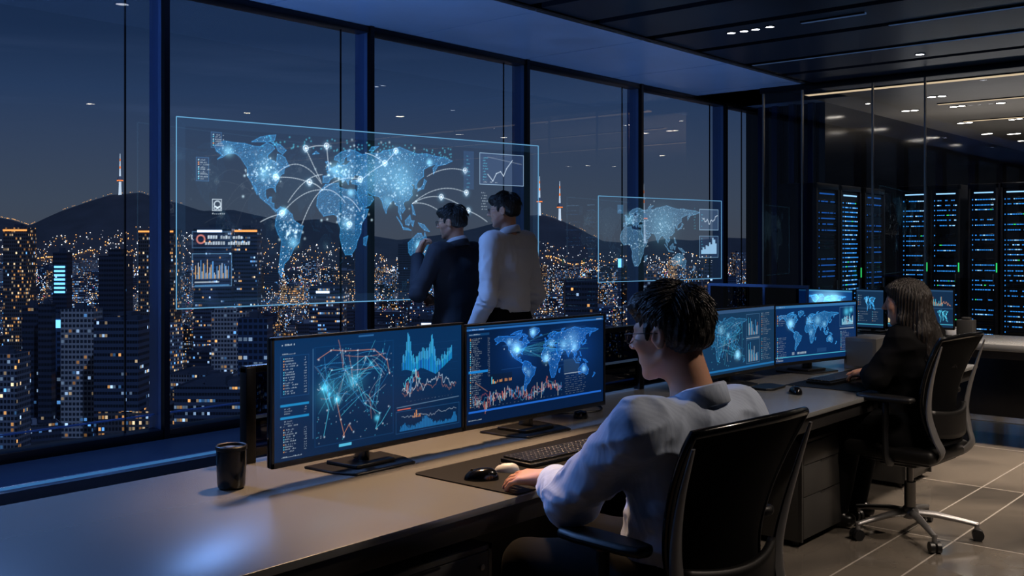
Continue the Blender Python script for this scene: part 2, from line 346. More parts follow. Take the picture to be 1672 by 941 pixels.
# ================================================================ SERVER RACKS
E_led = emat('server blue light', (60, 160, 245), 1.15, False); E_ledw = emat('server white light', (170, 220, 255), 1.7, False); E_grn = emat('green status light', (60, 230, 110), 1.6, False)
E_ledd = emat('dim server light', (40, 105, 190), .8, False)
M['rack'] = mat('rack cabinet black', (22, 24, 30), .35, .5); M['rackglass'] = mat('rack interior', (9, 12, 18), .3, .3)
def rack(loc, rz, w, h, lab, seed, dim=False, full=False, dp=.8):
    r_ = random.Random(seed); t = empty('server_rack', loc, rz, lab, 'server rack', 'server racks')
    b = MB().bx(-w/2, w/2, .02, dp, 0, h, .006)
    b.bx(-w/2, -w/2+.03, -.02, .03, 0, h, .004).bx(w/2-.03, w/2, -.02, .03, 0, h, .004).bx(-w/2, w/2, -.02, .03, h-.06, h, .004).bx(-w/2, w/2, -.02, .03, 0, .1, .004)
    b.build('cabinet_body', M['rack'], t)
    d = MB().bx(-w/2+.035, w/2-.035, 0, .018, .11, h-.07).build('door', M['rackglass'], t)
    MB().bx(w/2-.06, w/2-.045, -.022, .0, h*.46, h*.46+.11, .003).build('handle', M['chrome'], d)
    EL = E_ledd if dim else E_led
    MB().bx(-w*.3, w*.34, -.004, .001, h-.115, h-.1).build('header_light', E_ledw if not dim else E_ledd, t)
    z = h-.19; k = 0
    srv = []
    while z > .2:
        gap = r_.choice([.055, .06, .065, .12]) if not full else .05
        srv.append(z); z -= gap
    for z in srv:
        if len(srv) > 90: break
        b = MB(); b.mi = 3; b.bx(-w/2+.05, w/2-.05, -.006, .004, z-.02, z+.02, .002); b.mi = 0; x = -w*.26
        b.bx(-w*.36, -w*.33, -.009, -.005, z-.007, z+.007)
        if full or r_.random() < .8:
            while x < w*.34:
                ww = r_.uniform(.006, .03)
                b.mi = 1 if r_.random() < .18 else (2 if r_.random() < .03 else 0)
                if r_.random() < .85: b.bx(x, x+ww, -.009, -.005, z-.006, z+.006)
                x += ww+.007
        b.build('server_unit', [EL, E_ledw if not dim else EL, E_grn if not dim else EL, M['blackgloss']], t)
    if not dim: MB().bx(w/2-.02, w/2-.008, -.026, -.02, h*.52, h*.52+.11).build('door_light', E_grn, t)
    return t
lf = ['leftmost of the four bright racks in a row', 'second from the left of the four bright racks', 'third of the four bright racks, with a grey frame', 'rightmost bright rack, cut by the photo edge']
for k, (xa, xb) in enumerate([(1468, 1517), (1518, 1569), (1580, 1631), (1633, 1684)]):
    a_ = pX(xa, 300, 12.9); b_ = pX(xb, 300, 12.9); w = a_.y-b_.y
    rack((12.9, (a_.y+b_.y)/2, 0), -PI/2, w-.012, 2.2, 'black server rack, '+lf[k], 50+k)
for k in range(3): rack((12.9, 2.95-.42*k, 0), -PI/2, .4, 2.2, 'black server rack with blue lights beyond the right edge of the photo, %s' % ['first', 'second', 'third'][k], 80+k)
rack((10.42, 4.58, 0), 0, .58, 2.12, 'dim server rack against the side wall, leftmost, barely lit', 61, True, False, .42)
rack((11.03, 4.58, 0), 0, .56, 2.12, 'server rack against the side wall with dense blue light rows', 62, False, True, .42)
rack((11.72, 4.58, 0), 0, .6, 2.12, 'dim blue server rack against the side wall beside the dense blue one', 63, True, False, .42)

MB().bx(-4, 11.2, 5.279, 5.285, WB-.012, WB+.002).build('ledge_glow_line', emat('blue ledge glow', (80, 150, 225), .45), lg)  # glowing line added for the blue highlight along the ledge edge
# ================================================================ SKY
w = bpy.data.worlds.new('night sky'); SC.world = w; w.use_nodes = True; nt = w.node_tree; nt.nodes.clear(); L = nt.links.new
o = nt.nodes.new('ShaderNodeOutputWorld'); bg = nt.nodes.new('ShaderNodeBackground'); L(bg.outputs[0], o.inputs[0])
tc = nt.nodes.new('ShaderNodeTexCoord'); sx = nt.nodes.new('ShaderNodeSeparateXYZ'); L(tc.outputs['Generated'], sx.inputs[0])
cr = nt.nodes.new('ShaderNodeValToRGB'); L(sx.outputs['Z'], cr.inputs[0]); e = cr.color_ramp.elements
e[0].position = 0; e[0].color = (*lin((76, 80, 88)), 1); e[1].position = 1; e[1].color = (*lin((16, 30, 58)), 1)
for p_, c_ in [(.04, (70, 80, 94)), (.09, (60, 74, 96)), (.14, (46, 66, 96)), (.19, (32, 51, 80)), (.4, (22, 38, 64))]:
    q = e.new(p_); q.color = (*lin(c_), 1)
mp = nt.nodes.new('ShaderNodeMapping'); mp.inputs['Scale'].default_value = (1.2, 1.2, 22); mp.inputs['Rotation'].default_value = (0.02, .035, 0)
n = nt.nodes.new('ShaderNodeTexNoise'); n.inputs['Scale'].default_value = 1.7; n.inputs['Detail'].default_value = 5; L(tc.outputs['Generated'], mp.inputs[0]); L(mp.outputs[0], n.inputs['Vector'])
mr = nt.nodes.new('ShaderNodeMapRange'); mr.inputs['From Min'].default_value = .56; mr.inputs['From Max'].default_value = .8; mr.inputs['To Max'].default_value = .5
L(n.outputs['Fac'], mr.inputs['Value'])
bm = nt.nodes.new('ShaderNodeValToRGB'); L(sx.outputs['Z'], bm.inputs[0]); bm.color_ramp.elements[0].position = .1; bm.color_ramp.elements[0].color = (0, 0, 0, 1); bm.color_ramp.elements[1].position = .19; bm.color_ramp.elements[1].color = (0, 0, 0, 1)
bq = bm.color_ramp.elements.new(.14); bq.color = (1, 1, 1, 1); ml_ = nt.nodes.new('ShaderNodeMath'); ml_.operation = 'MULTIPLY'; L(mr.outputs['Result'], ml_.inputs[0]); L(bm.outputs[0], ml_.inputs[1])
mx = nt.nodes.new('ShaderNodeMix'); mx.data_type = 'RGBA'; L(ml_.outputs[0], mx.inputs['Factor']); L(cr.outputs[0], mx.inputs['A']); mx.inputs['B'].default_value = (*lin((84, 102, 136)), 1)
L(mx.outputs['Result'], bg.inputs['Color']); bg.inputs['Strength'].default_value = 1.0
# ================================================================ CITY
GZ = -110.0
def facade(name, wall, pane, cw, fh, p, warm, st, band=0., mx_=.14, my=.3):
    m = bpy.data.materials.new(name); m.use_nodes = True; m.cycles.emission_sampling = 'NONE'
    nt = m.node_tree; b = nt.nodes['Principled BSDF']; L = nt.links.new
    def mth(op, a, b_=None, c=None):
        n = nt.nodes.new('ShaderNodeMath'); n.operation = op
        for i, v in enumerate((a, b_, c)):
            if v is None: continue
            if isinstance(v, (int, float)): n.inputs[i].default_value = v
            else: L(v, n.inputs[i])
        return n.outputs[0]
    uv = nt.nodes.new('ShaderNodeUVMap'); s = nt.nodes.new('ShaderNodeSeparateXYZ'); L(uv.outputs[0], s.inputs[0])
    oi = nt.nodes.new('ShaderNodeObjectInfo')
    u = mth('DIVIDE', s.outputs['X'], cw); v = mth('DIVIDE', s.outputs['Y'], fh)
    cu, cv = mth('FLOOR', u), mth('FLOOR', v); fu, fv = mth('FRACT', u), mth('FRACT', v)
    mask = mth('MULTIPLY', mth('MULTIPLY', mth('GREATER_THAN', fu, mx_), mth('LESS_THAN', fu, 1-mx_)), mth('MULTIPLY', mth('GREATER_THAN', fv, my), mth('LESS_THAN', fv, .88)))
    c1 = nt.nodes.new('ShaderNodeCombineXYZ'); L(cu, c1.inputs[0]); L(cv, c1.inputs[1]); L(mth('MULTIPLY', oi.outputs['Random'], 97.), c1.inputs[2])
    w1 = nt.nodes.new('ShaderNodeTexWhiteNoise'); L(c1.outputs[0], w1.inputs['Vector'])
    c2 = nt.nodes.new('ShaderNodeCombineXYZ'); L(mth('FLOOR', mth('DIVIDE', cu, 5.)), c2.inputs[0]); L(cv, c2.inputs[1]); L(mth('MULTIPLY', oi.outputs['Random'], 31.), c2.inputs[2])
    w2 = nt.nodes.new('ShaderNodeTexWhiteNoise'); L(c2.outputs[0], w2.inputs['Vector'])
    r = mth('ADD', mth('MULTIPLY', w1.outputs['Value'], 1-band), mth('MULTIPLY', w2.outputs['Value'], band))
    pp = mth('MULTIPLY', mth('ADD', oi.outputs['Random'], .5), p)
    lit = mth('MULTIPLY', mask, mth('LESS_THAN', r, pp))
    sc = nt.nodes.new('ShaderNodeSeparateColor'); L(w1.outputs['Color'], sc.inputs[0])
    cr = nt.nodes.new('ShaderNodeValToRGB'); cr.color_ramp.interpolation = 'CONSTANT'; e = cr.color_ramp.elements
    e[0].color = (*lin((255, 176, 96)), 1); e[1].position = warm*.55; e[1].color = (*lin((255, 214, 160)), 1)
    q = e.new(warm); q.color = (*lin((190, 222, 255)), 1); q = e.new(min(.99, warm+(1-warm)*.6)); q.color = (*lin((110, 180, 250)), 1)
    L(sc.outputs[1], cr.inputs[0]); L(cr.outputs[0], b.inputs['Emission Color'])
    stv = mth('MULTIPLY', lit, mth('MULTIPLY', mth('ADD', mth('POWER', sc.outputs[2], 3.), .12), st)); L(stv, b.inputs['Emission Strength'])
    mx = nt.nodes.new('ShaderNodeMix'); mx.data_type = 'RGBA'; mx.inputs['A'].default_value = (*lin(wall), 1); mx.inputs['B'].default_value = (*lin(pane), 1)
    L(mask, mx.inputs['Factor']); L(mx.outputs['Result'], b.inputs['Base Color']); b.inputs['Roughness'].default_value = .5
    return m
FM = {
 'res': facade('apartment facade', (120, 128, 145), (30, 38, 52), 1.9, 3.0, .34, .5, 1.9),
 'pale': facade('pale apartment facade', (165, 168, 175), (45, 55, 70), 2.2, 3.0, .2, .5, 1.7),
 'off': facade('office facade', (70, 84, 110), (22, 30, 44), 1.5, 3.5, .36, .4, 1.6, .7, .06, .42),
 'dark': facade('dark office facade', (52, 62, 84), (20, 28, 42), 1.7, 3.4, .2, .4, 1.8, .45, .08, .4),
 'warm': facade('warm lit facade', (84, 84, 92), (36, 36, 42), 1.8, 3.2, .5, .9, 1.9, .2),
 'blue': facade('blue lit facade', (60, 84, 120), (24, 36, 56), 3.0, 3.6, .2, .05, 1.5, .5),
 'bright': facade('brightly lit facade', (90, 100, 120), (40, 48, 60), 3.0, 3.6, .6, .5, 1.6, .4),
}
M['roof'] = mat('city roof', (62, 72, 92), .8, noise=.25, bscale=.1)
M['roofpale'] = mat('pale city roof', (120, 130, 150), .8, noise=.25, bscale=.1)
E_sign = emat('blue rooftop sign', (120, 200, 255), 2.2, False); E_orange = emat('orange light band', (255, 160, 80), 1.8, False)
E_whites = emat('white sign glow', (225, 238, 255), 2.2, False); E_red = emat('red aircraft light', (255, 70, 50), 2, False)
def bld_mesh(name, w, d, h, mats, parapet=1.2, step=None):
    """hollow-topped block with a parapet; uv in metres for the window grid"""
    vs, fs, uv, mi = [], [], [], []
    def blk(x0, x1, y0, y1, z0, z1, par):
        pts = [(x0, y0), (x1, y0), (x1, y1), (x0, y1)]; u = 0
        for i in range(4):
            a_, c_ = pts[i], pts[(i+1) % 4]; L_ = math.hypot(c_[0]-a_[0], c_[1]-a_[1]); k = len(vs)
            vs.extend([(*a_, z0), (*c_, z0), (*c_, z1), (*a_, z1)]); fs.append((k, k+1, k+2, k+3)); mi.append(0)
            uv.extend([(u, z0), (u+L_, z0), (u+L_, z1), (u, z1)]); u += math.ceil(L_/12)*12+60
        k = len(vs); t = .5
        vs.extend([(x0, y0, z1), (x1, y0, z1), (x1, y1, z1), (x0, y1, z1), (x0+t, y0+t, z1), (x1-t, y0+t, z1), (x1-t, y1-t, z1), (x0+t, y1-t, z1),
                   (x0+t, y0+t, z1-par), (x1-t, y0+t, z1-par), (x1-t, y1-t, z1-par), (x0+t, y1-t, z1-par)])
        for i in range(4):
            j = (i+1) % 4
            fs.append((k+i, k+j, k+4+j, k+4+i)); fs.append((k+4+i, k+4+j, k+8+j, k+8+i)); mi.extend([1, 1]); uv.extend([(0, 0)]*8)
        fs.append((k+8, k+9, k+10, k+11)); mi.append(1); uv.extend([(0, 0)]*4)
    blk(-w/2, w/2, -d/2, d/2, 0, h, parapet)
    if step: blk(-w/2+step[0]*w, w/2-step[1]*w, -d/2+.2*d, d/2-.1*d, h-parapet, h-parapet+step[2], .8)
    me = bpy.data.meshes.new(name); me.from_pydata(vs, [], fs)
    for m in mats: me.materials.append(m)
    me.polygons.foreach_set('material_index', mi)
    l = me.uv_layers.new(name='UVMap'); l.data.foreach_set('uv', np.array(uv, dtype=np.float32).ravel())
    return me
BAYS = [(-400, 265, 'first'), (265, 600, 'second'), (600, 855, 'third'), (855, 1042, 'fourth'), (1042, 1400, 'fifth')]
used_labels = {}
def building(px0, px1, top, D, style, label, depth=None, rz=None, group=None, cat='building', name='office_building', step=None, roofm='roof', hut=True, rs=None):
    r_ = rs or random
    a_, c_ = pz(px0, D, 400), pz(px1, D, 400); w = (c_-a_).length; mid = (a_+c_)/2
    fwd = Vector((CA, SA, 0)); d = depth or w*r_.uniform(.7, 1.1)
    h = H-(top-HY)/FPX*D-GZ
    rz_ = (A-PI/2) if rz is None else rz
    if rz is not None: # keep the silhouette width when turned
        th = rz-(A-PI/2); w = w/(abs(math.cos(th))+abs(math.sin(th))*.8); d = .8*w
    loc = mid+fwd*d/2
    me = bld_mesh(name, w, d, h, [FM[style], M[roofm]], 1.2, step)
    o = bpy.data.objects.new(name, me); COL.objects.link(o); o.location = (loc.x, loc.y, GZ); o.rotation_euler.z = rz_
    tag(o, label, cat, group)
    if hut:
        b = MB(); b.bx(-w*.2, w*.1, -d*.1, d*.25, h-1.2, h+3.2).bx(w*.16, w*.3, -d*.2, d*.0, h-1.2, h+1.5).build('roof_hut', M[roofm], o)
    return o, w, d, h
def band(o, w, d, z0, z1, em, name='light_band', x0=None, x1=None):
    x0 = -w/2 if x0 is None else x0*w; x1 = w/2 if x1 is None else x1*w
    return MB().bx(x0, x1, -d/2-.5, -d/2-.1, z0, z1).build(name, em, o)
# landmark buildings
o, w_, d_, h_ = building(5, 44, 372, 900, 'warm', 'tall slim tower with warm roof lights at the far left of the city'); band(o, w_, d_, h_-3, h_-1.5, E_orange)
o, w_, d_, h_ = building(226, 283, 374, 905, 'warm', 'tall warm-lit twin tower directly behind the first thick mullion'); band(o, w_, d_, h_-3, h_-1.5, E_orange)
o, w_, d_, h_ = building(316, 378, 372, 900, 'off', 'tall tower with a bright white roof sign behind the left side of the glowing map'); band(o, w_, d_, h_-4, h_-2, E_whites, 'roof_sign', -.4, .25)
o, w_, d_, h_ = building(381, 420, 374, 910, 'off', 'tall tower with an orange lit crown behind the glowing map'); band(o, w_, d_, h_-2.6, h_-.8, E_orange)
o, w_, d_, h_ = building(86, 109, 412, 780, 'dark', 'slim block with bright blue lit upper floors in the first window bay')
for k in range(7): band(o, w_, d_, h_-12-k*3.2, h_-10.4-k*3.2, E_sign, 'lit_floor', -.38, .38)
building(161, 204, 418, 700, 'dark', 'dark notched apartment tower, centre of the first window bay', step=(.3, .2, 6))
building(153, 226, 523, 560, 'off', 'wide dark office block with rows of lit strip windows in the first bay', step=(.1, .5, 3), depth=40)
building(99, 152, 505, 590, 'pale', 'pale gridded block left of the wide dark office block')
building(36, 62, 500, 600, 'dark', 'dark slim tower, left half of the pair at the left of the city')
building(62, 84, 497, 585, 'dark', 'dark slim tower, right half of the pair at the left of the city')
building(-30, 27, 578, 540, 'res', 'apartment block with cool lit windows cut by the left photo edge')
o, w_, d_, h_ = building(84, 99, 520, 640, 'blue', 'narrow block carrying a square blue sign in the first window bay'); band(o, w_, d_, h_-6, h_-1, E_sign, 'roof_sign')
o, w_, d_, h_ = building(284, 400, 632, 556, 'off', 'wide low office block with a row of warm lights along its foot', depth=44)
for k in range(16): MB().box((-w_/2+w_*(k+.5)/16, -d_/2-.4, h_-30), (1.1, .5, 1.5)).build('street_light', E_orange if k % 3 else E_whites, o)
building(345, 402, 508, 720, 'pale', 'pale block with balconies right of the second bay mullion', step=(.05, .3, 4))
building(388, 436, 520, 600, 'blue', 'blue tinted slab block behind the first monitor')
building(923, 976, 456, 640, 'dark', 'dark blue cube-like block in the fourth window bay', hut=False)
o, w_, d_, h_ = building(604, 640, 548, 620, 'res', 'low block with a blazing blue-white roof lamp left of the suited man'); MB().lathe((-w_*.2, -d_/2, h_-12), [(0, -1.8), (1.3, -1.3), (1.8, 0), (1.3, 1.3), (0, 1.8)], 12).build('roof_lamp', emat('roof lamp', (150, 215, 255), 6, False), o)
o, w_, d_, h_ = building(672, 712, 520, 650, 'dark', 'low block with a small white and green sign below the suited man')
band(o, w_, d_, h_-8, h_-3, E_whites, 'sign', -.1, .35); band(o, w_, d_, h_-8, h_-4.5, E_grn, 'sign_edge', .36, .42)
o, w_, d_, h_ = building(234, 250, 478, 1200, 'bright', 'small bright pillar-like block beside the first mullion')
building(366, 377, 474, 1300, 'bright', 'brightly lit slim block, left of a pair under the bar chart'); building(390, 402, 474, 1310, 'bright', 'brightly lit slim block, right of a pair under the bar chart')
building(549, 568, 480, 1250, 'bright', 'block with bright white windows below the southern tip of the map')
building(650, 672, 398, 1500, 'dark', 'dark slim tower behind the glowing map, near the second mullion')
o, w_, d_, h_ = building(505, 560, 468, 900, 'off', 'block with a wide white-blue lit sign band in the second bay'); band(o, w_, d_, h_-6, h_-4, E_whites, 'roof_sign', -.3, .1)
o, w_, d_, h_ = building(1009, 1017, 418, 1500, 'blue', 'slim tower with a bright cyan vertical sign in the fourth bay'); band(o, w_, d_, h_-17, h_-4, E_sign, 'vertical_sign')
o, w_, d_, h_ = building(1052, 1076, 448, 1000, 'bright', 'block with bright white windows above the seated man')
building(1150, 1165, 430, 1100, 'bright', 'slim brightly lit tower at the right end of the city')
building(1128, 1146, 466, 950, 'warm', 'warm-lit block below the small glowing map')
# rows of ordinary buildings
ords = ['1st', '2nd', '3rd']+['%dth' % i for i in range(4, 60)]
rowname = ['nearest row', 'second row', 'third row', 'fourth row', 'fifth row', 'sixth row', 'seventh row', 'farthest row']
rs = random.Random(5)
rows = [(565, (668, 705), 34, 62), (690, (610, 665), 26, 46), (830, (560, 620), 24, 42), (1010, (525, 580), 22, 40), (1270, (490, 540), 22, 40), (1580, (462, 500), 22, 42), (1980, (440, 472), 22, 44), (2500, (424, 450), 26, 52)]
tone = {'res': 'apartment block', 'pale': 'pale apartment block', 'off': 'office block with lit strips', 'dark': 'dark block', 'warm': 'warm-lit block', 'blue': 'blue-lit block', 'bright': 'brightly lit block'}
for ri, (D, tops, wa, wb) in enumerate(rows):
    px = -70; cnt = {}
    while px < 1240:
        wpx = rs.uniform(wa, wb)*FPX/D; st = rs.choices(['res', 'pale', 'off', 'dark', 'warm', 'blue', 'bright'], [30, 14, 14, 28, 8, 8, 3 if D > 900 else 0])[0]
        top = rs.uniform(*tops)
        if rs.random() < .14 and D > 700: top -= rs.uniform(20, 55)*900/D
        mid = px+wpx/2
        bay = [b_[2] for b_ in BAYS if b_[0] <= mid < b_[1]][0]; cnt[bay] = cnt.get(bay, 0)+1
        lab = '%s, %s from left in %s, %s window bay' % (tone[st], ords[cnt[bay]-1], rowname[ri], bay)
        tall = (H-(top-HY)/FPX*D-GZ) > 45
        if not (D < 620 and (mid < 225 or 280 < mid < 440)) or top > 660:
            building(px, px+wpx, top, D*rs.uniform(.97, 1.03), st, lab, rz=(A-PI/2)+rs.uniform(-.7, .7), group='city buildings, '+rowname[ri], name='apartment_block' if st in ('res', 'pale') else 'office_building', rs=rs, roofm='roofpale' if st == 'pale' or rs.random() < .2 else 'roof')
        px += wpx+rs.uniform(.05, .5)*wpx
# far carpet of houses (uncountable)
def boxes_mesh(items, name, mats, uvs=True):
    n = len(items); V = np.zeros((n*8, 3), np.float32); F = []; base = np.array([[0, 0, 0], [1, 0, 0], [1, 1, 0], [0, 1, 0], [0, 0, 1], [1, 0, 1], [1, 1, 1], [0, 1, 1]], np.float32)
    quads = [(0, 1, 5, 4), (1, 2, 6, 5), (2, 3, 7, 6), (3, 0, 4, 7), (4, 5, 6, 7)]; uv = []; mi = []
    for i, (x, y, z, w, d, h, a, m_) in enumerate(items):
        q = (base-np.array([.5, .5, 0]))*np.array([w, d, h]); c_, s_ = math.cos(a), math.sin(a)
        V[i*8:i*8+8] = np.stack([q[:, 0]*c_-q[:, 1]*s_+x, q[:, 0]*s_+q[:, 1]*c_+y, q[:, 2]+z], 1)
        for k, f in enumerate(quads):
            F.append(tuple(i*8+j for j in f)); L_ = w if k % 2 == 0 else d; o_ = i*137+k*40
            uv.extend([(o_, 0), (o_+L_, 0), (o_+L_, h), (o_, h)] if k < 4 else [(0, 0)]*4); mi.append(m_ if k < 4 else len(mats)-1)
    me = bpy.data.meshes.new(name); me.from_pydata(V.tolist(), [], F)
    for m in mats: me.materials.append(m)
    me.polygons.foreach_set('material_index', mi)
    l = me.uv_layers.new(name='UVMap'); l.data.foreach_set('uv', np.array(uv, dtype=np.float32).ravel())
    o = bpy.data.objects.new(name, me); COL.objects.link(o); return o
items = []
for k in range(3400):
    D = 650+2900*rs.random()**.8; px = rs.uniform(-80, 1240); p = pz(px, D, 400)
    items.append((p.x, p.y, GZ, rs.uniform(9, 20), rs.uniform(9, 20), rs.uniform(7, 22), rs.uniform(0, 3), rs.choice([0, 0, 1, 2])))
tag(boxes_mesh(items, 'low_houses', [FM['res'], FM['pale'], FM['warm'], M['roof']]), 'dense carpet of small low houses filling the valley between the towers', 'houses', None, 'stuff')
# terrain: valley floor, mountains
ridge = [(-300, 372), (-100, 352), (0, 356), (22, 360), (48, 369), (75, 356), (100, 345), (150, 328), (180, 319), (196, 318), (230, 315), (258, 325), (290, 332), (330, 345), (380, 343), (420, 352), (470, 362), (520, 358), (560, 368), (600, 384),
         (650, 392), (700, 386), (740, 381), (780, 372), (820, 361), (850, 353), (885, 351), (915, 360), (940, 371), (965, 384), (985, 394), (1040, 398), (1090, 390), (1130, 393), (1180, 388), (1300, 392), (1600, 396)]
rx = np.array([r[0] for r in ridge], float); ry = np.array([r[1] for r in ridge], float)
pxs = np.arange(-290, 1590, 7.); ts = np.concatenate([np.linspace(0, 1, 26), [1.1, 1.3]])
vs, fs = [], []; RD = 4300.
def ridge_h(px): return H+(HY-np.interp(px, rx, ry))/FPX*RD
def terr(px, t):
    D = 3100+(RD-3100)*min(t, 1)+max(0, t-1)*1500; top = float(ridge_h(px)); s = min(t, 1); s = s*s*(3-2*s)
    nz = (math.sin(px*.031+s*4)*math.sin(px*.013+1+s*2)+.4*math.sin(px*.11+s*9))*22*s*(1-s)*2
    z = GZ+(top-GZ)*(s**.85)+nz if t <= 1 else top-(t-1)*300
    return pz(px, D, 400).xy, z
for px in pxs:
    for t in ts: q, z = terr(px, t); vs.append((q.x, q.y, z))
m_ = len(ts)
for i in range(len(pxs)-1):
    for j in range(m_-1): fs.append((i*m_+j, (i+1)*m_+j, (i+1)*m_+j+1, i*m_+j+1))
me = bpy.data.meshes.new('mountain'); me.from_pydata(vs, [], fs); me.polygons.foreach_set('use_smooth', [True]*len(fs)); me.materials.append(mat('forested hillside', (78, 82, 92), .95, noise=.3, bscale=.01))
mo = bpy.data.objects.new('mountain', me); COL.objects.link(mo); struct(mo)
g = MB(); g._add([pz(-900, 60, 400).xy.to_3d()+Vector((0, 0, GZ)), pz(2600, 60, 400).xy.to_3d()+Vector((0, 0, GZ)), pz(2600, 6000, 400).xy.to_3d()+Vector((0, 0, GZ)), pz(-900, 6000, 400).xy.to_3d()+Vector((0, 0, GZ))], [(0, 1, 2, 3)])
struct(g.build('city_ground', mat('night city ground', (40, 48, 62), .9, noise=.4, bscale=.02)))
# street and hillside lights
def lights(name, pts, em, label):
    vs, fs = [], []
    for x, y, z, s in pts:
        k = len(vs); vs.extend([(x+s, y, z), (x-s, y, z), (x, y+s, z), (x, y-s, z), (x, y, z+s), (x, y, z-s)])
        for a_, b_, c_ in ((0, 2, 4), (2, 1, 4), (1, 3, 4), (3, 0, 4), (2, 0, 5), (1, 2, 5), (3, 1, 5), (0, 3, 5)): fs.append((k+a_, k+b_, k+c_))
    me = bpy.data.meshes.new(name); me.from_pydata(vs, [], fs); me.materials.append(em); o = bpy.data.objects.new(name, me); COL.objects.link(o)
    tag(o, label, 'city lights', None, 'stuff')
E1 = emat('sodium street light', (255, 176, 92), 2.6, False); E2 = emat('white street light', (240, 235, 228), 2.6, False); E3 = emat('blue neon light', (90, 180, 255), 2.4, False); E4 = emat('pink neon light', (255, 90, 140), 1.4, False)
P_ = [[], [], [], []]
for k in range(13000):
    D = 900+2600*rs.random()**.75; px = rs.uniform(-60, 1230); p = pz(px, D, 400)
    cl = rs.random(); i = 0 if cl < .30 else (1 if cl < .70 else (2 if cl < .95 else 3))
    P_[i].append((p.x, p.y, GZ+rs.uniform(8, 42), D/FPX*rs.uniform(.35, 1.0)*(1.6 if rs.random() < .06 else 1)))
for k in range(4200):
    px = rs.uniform(-60, 1230); t = rs.random()**2.0*.5; q, z = terr(px, t); P_[0 if rs.random() < .45 else 1].append((q.x, q.y, z+4, 2.5*rs.uniform(.35, 1.0)))
for k in range(120):   # road climbing the ridges
    px = rs.choice([rs.uniform(100, 300), rs.uniform(850, 975), rs.uniform(0, 60)]); t = rs.choice([.985, .97, .93]); q, z = terr(px, t)
    P_[0].append((q.x, q.y, z+5, 2.5*rs.uniform(.3, .6)))
for k in range(90):    # lit road along the foot
    px = rs.gauss(100, 35) if k < 50 else rs.gauss(905, 26); t = .30+.02*math.sin(px*.1); q, z = terr(px, t); P_[0].append((q.x, q.y, z+6, 2.5*rs.uniform(.5, 1.1)))
for nme, pts, em, lb in zip(('street_lights', 'white_lights', 'blue_lights', 'pink_lights'), P_, (E1, E2, E3, E4),
    ('countless small orange street lights across the valley and hillsides', 'countless small white lights across the valley', 'scattered small blue neon lights across the valley', 'scattered small pink neon lights across the valley')): lights(nme, pts, em, lb)
# towers on the ridges
E_tw = emat('tower floodlight white', (225, 238, 250), 1.15, False); E_or = emat('tower orange light', (255, 140, 60), 1.5, False)
M['towerm'] = mat('tower concrete', (150, 155, 165), .6)
def tower(px, base_y, top_y, D, lab, dim=1.):
    p = pz(px, D, base_y); hh = (base_y-top_y)/FPX*D; t = empty('lattice_tower', p, 0, lab, 'tower'); u = hh/68.
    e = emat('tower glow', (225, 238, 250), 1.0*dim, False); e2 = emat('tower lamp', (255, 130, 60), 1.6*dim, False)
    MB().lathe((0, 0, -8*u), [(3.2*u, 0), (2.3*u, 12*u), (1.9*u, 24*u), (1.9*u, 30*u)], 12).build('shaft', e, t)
    MB().lathe((0, 0, 22*u), [(2*u, 0), (4.6*u, 1.5*u), (4.8*u, 4*u), (3.8*u, 5.5*u), (3*u, 8*u), (1.7*u, 9*u)], 16).build('observation_deck', [M['towerm']], t)
    MB().lathe((0, 0, 23.2*u), [(4.9*u, 0), (4.9*u, 1.6*u)], 16).build('light_ring', e2, t)
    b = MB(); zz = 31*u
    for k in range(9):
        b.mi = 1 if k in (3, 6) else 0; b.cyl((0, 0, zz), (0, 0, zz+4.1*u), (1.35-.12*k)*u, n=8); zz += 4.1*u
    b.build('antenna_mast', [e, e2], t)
    b = MB()
    for k in range(-3, 4): b.box((k*2.6*u, -3*u, -6*u+abs(k)*-.6*u), (1.3*u, 1, 2.2*u))
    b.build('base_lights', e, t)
tower(196, 319, 251, 4200, 'floodlit broadcasting tower with a tall mast on the left mountain top')
tower(914, 362, 296, 4200, 'floodlit broadcasting tower on the right hill, right one of the close pair')
tower(881, 352, 288, 4200, 'floodlit broadcasting tower on the right hill, left one of the close pair')
tower(1051, 388, 300, 4150, 'faint grey mast rising behind the small glowing map', .45)

ml = bpy.data.lights.new('city_fill', 'SUN'); ml.energy = 1.0; ml.color = lin((175, 200, 245)); ml.angle = .02  # sun lamp added behind the camera to lift the dark city facades
mo_ = bpy.data.objects.new('city_fill', ml); COL.objects.link(mo_); mo_.rotation_euler = Vector((.25, .8, -.75)).to_track_quat('-Z', 'Y').to_euler()
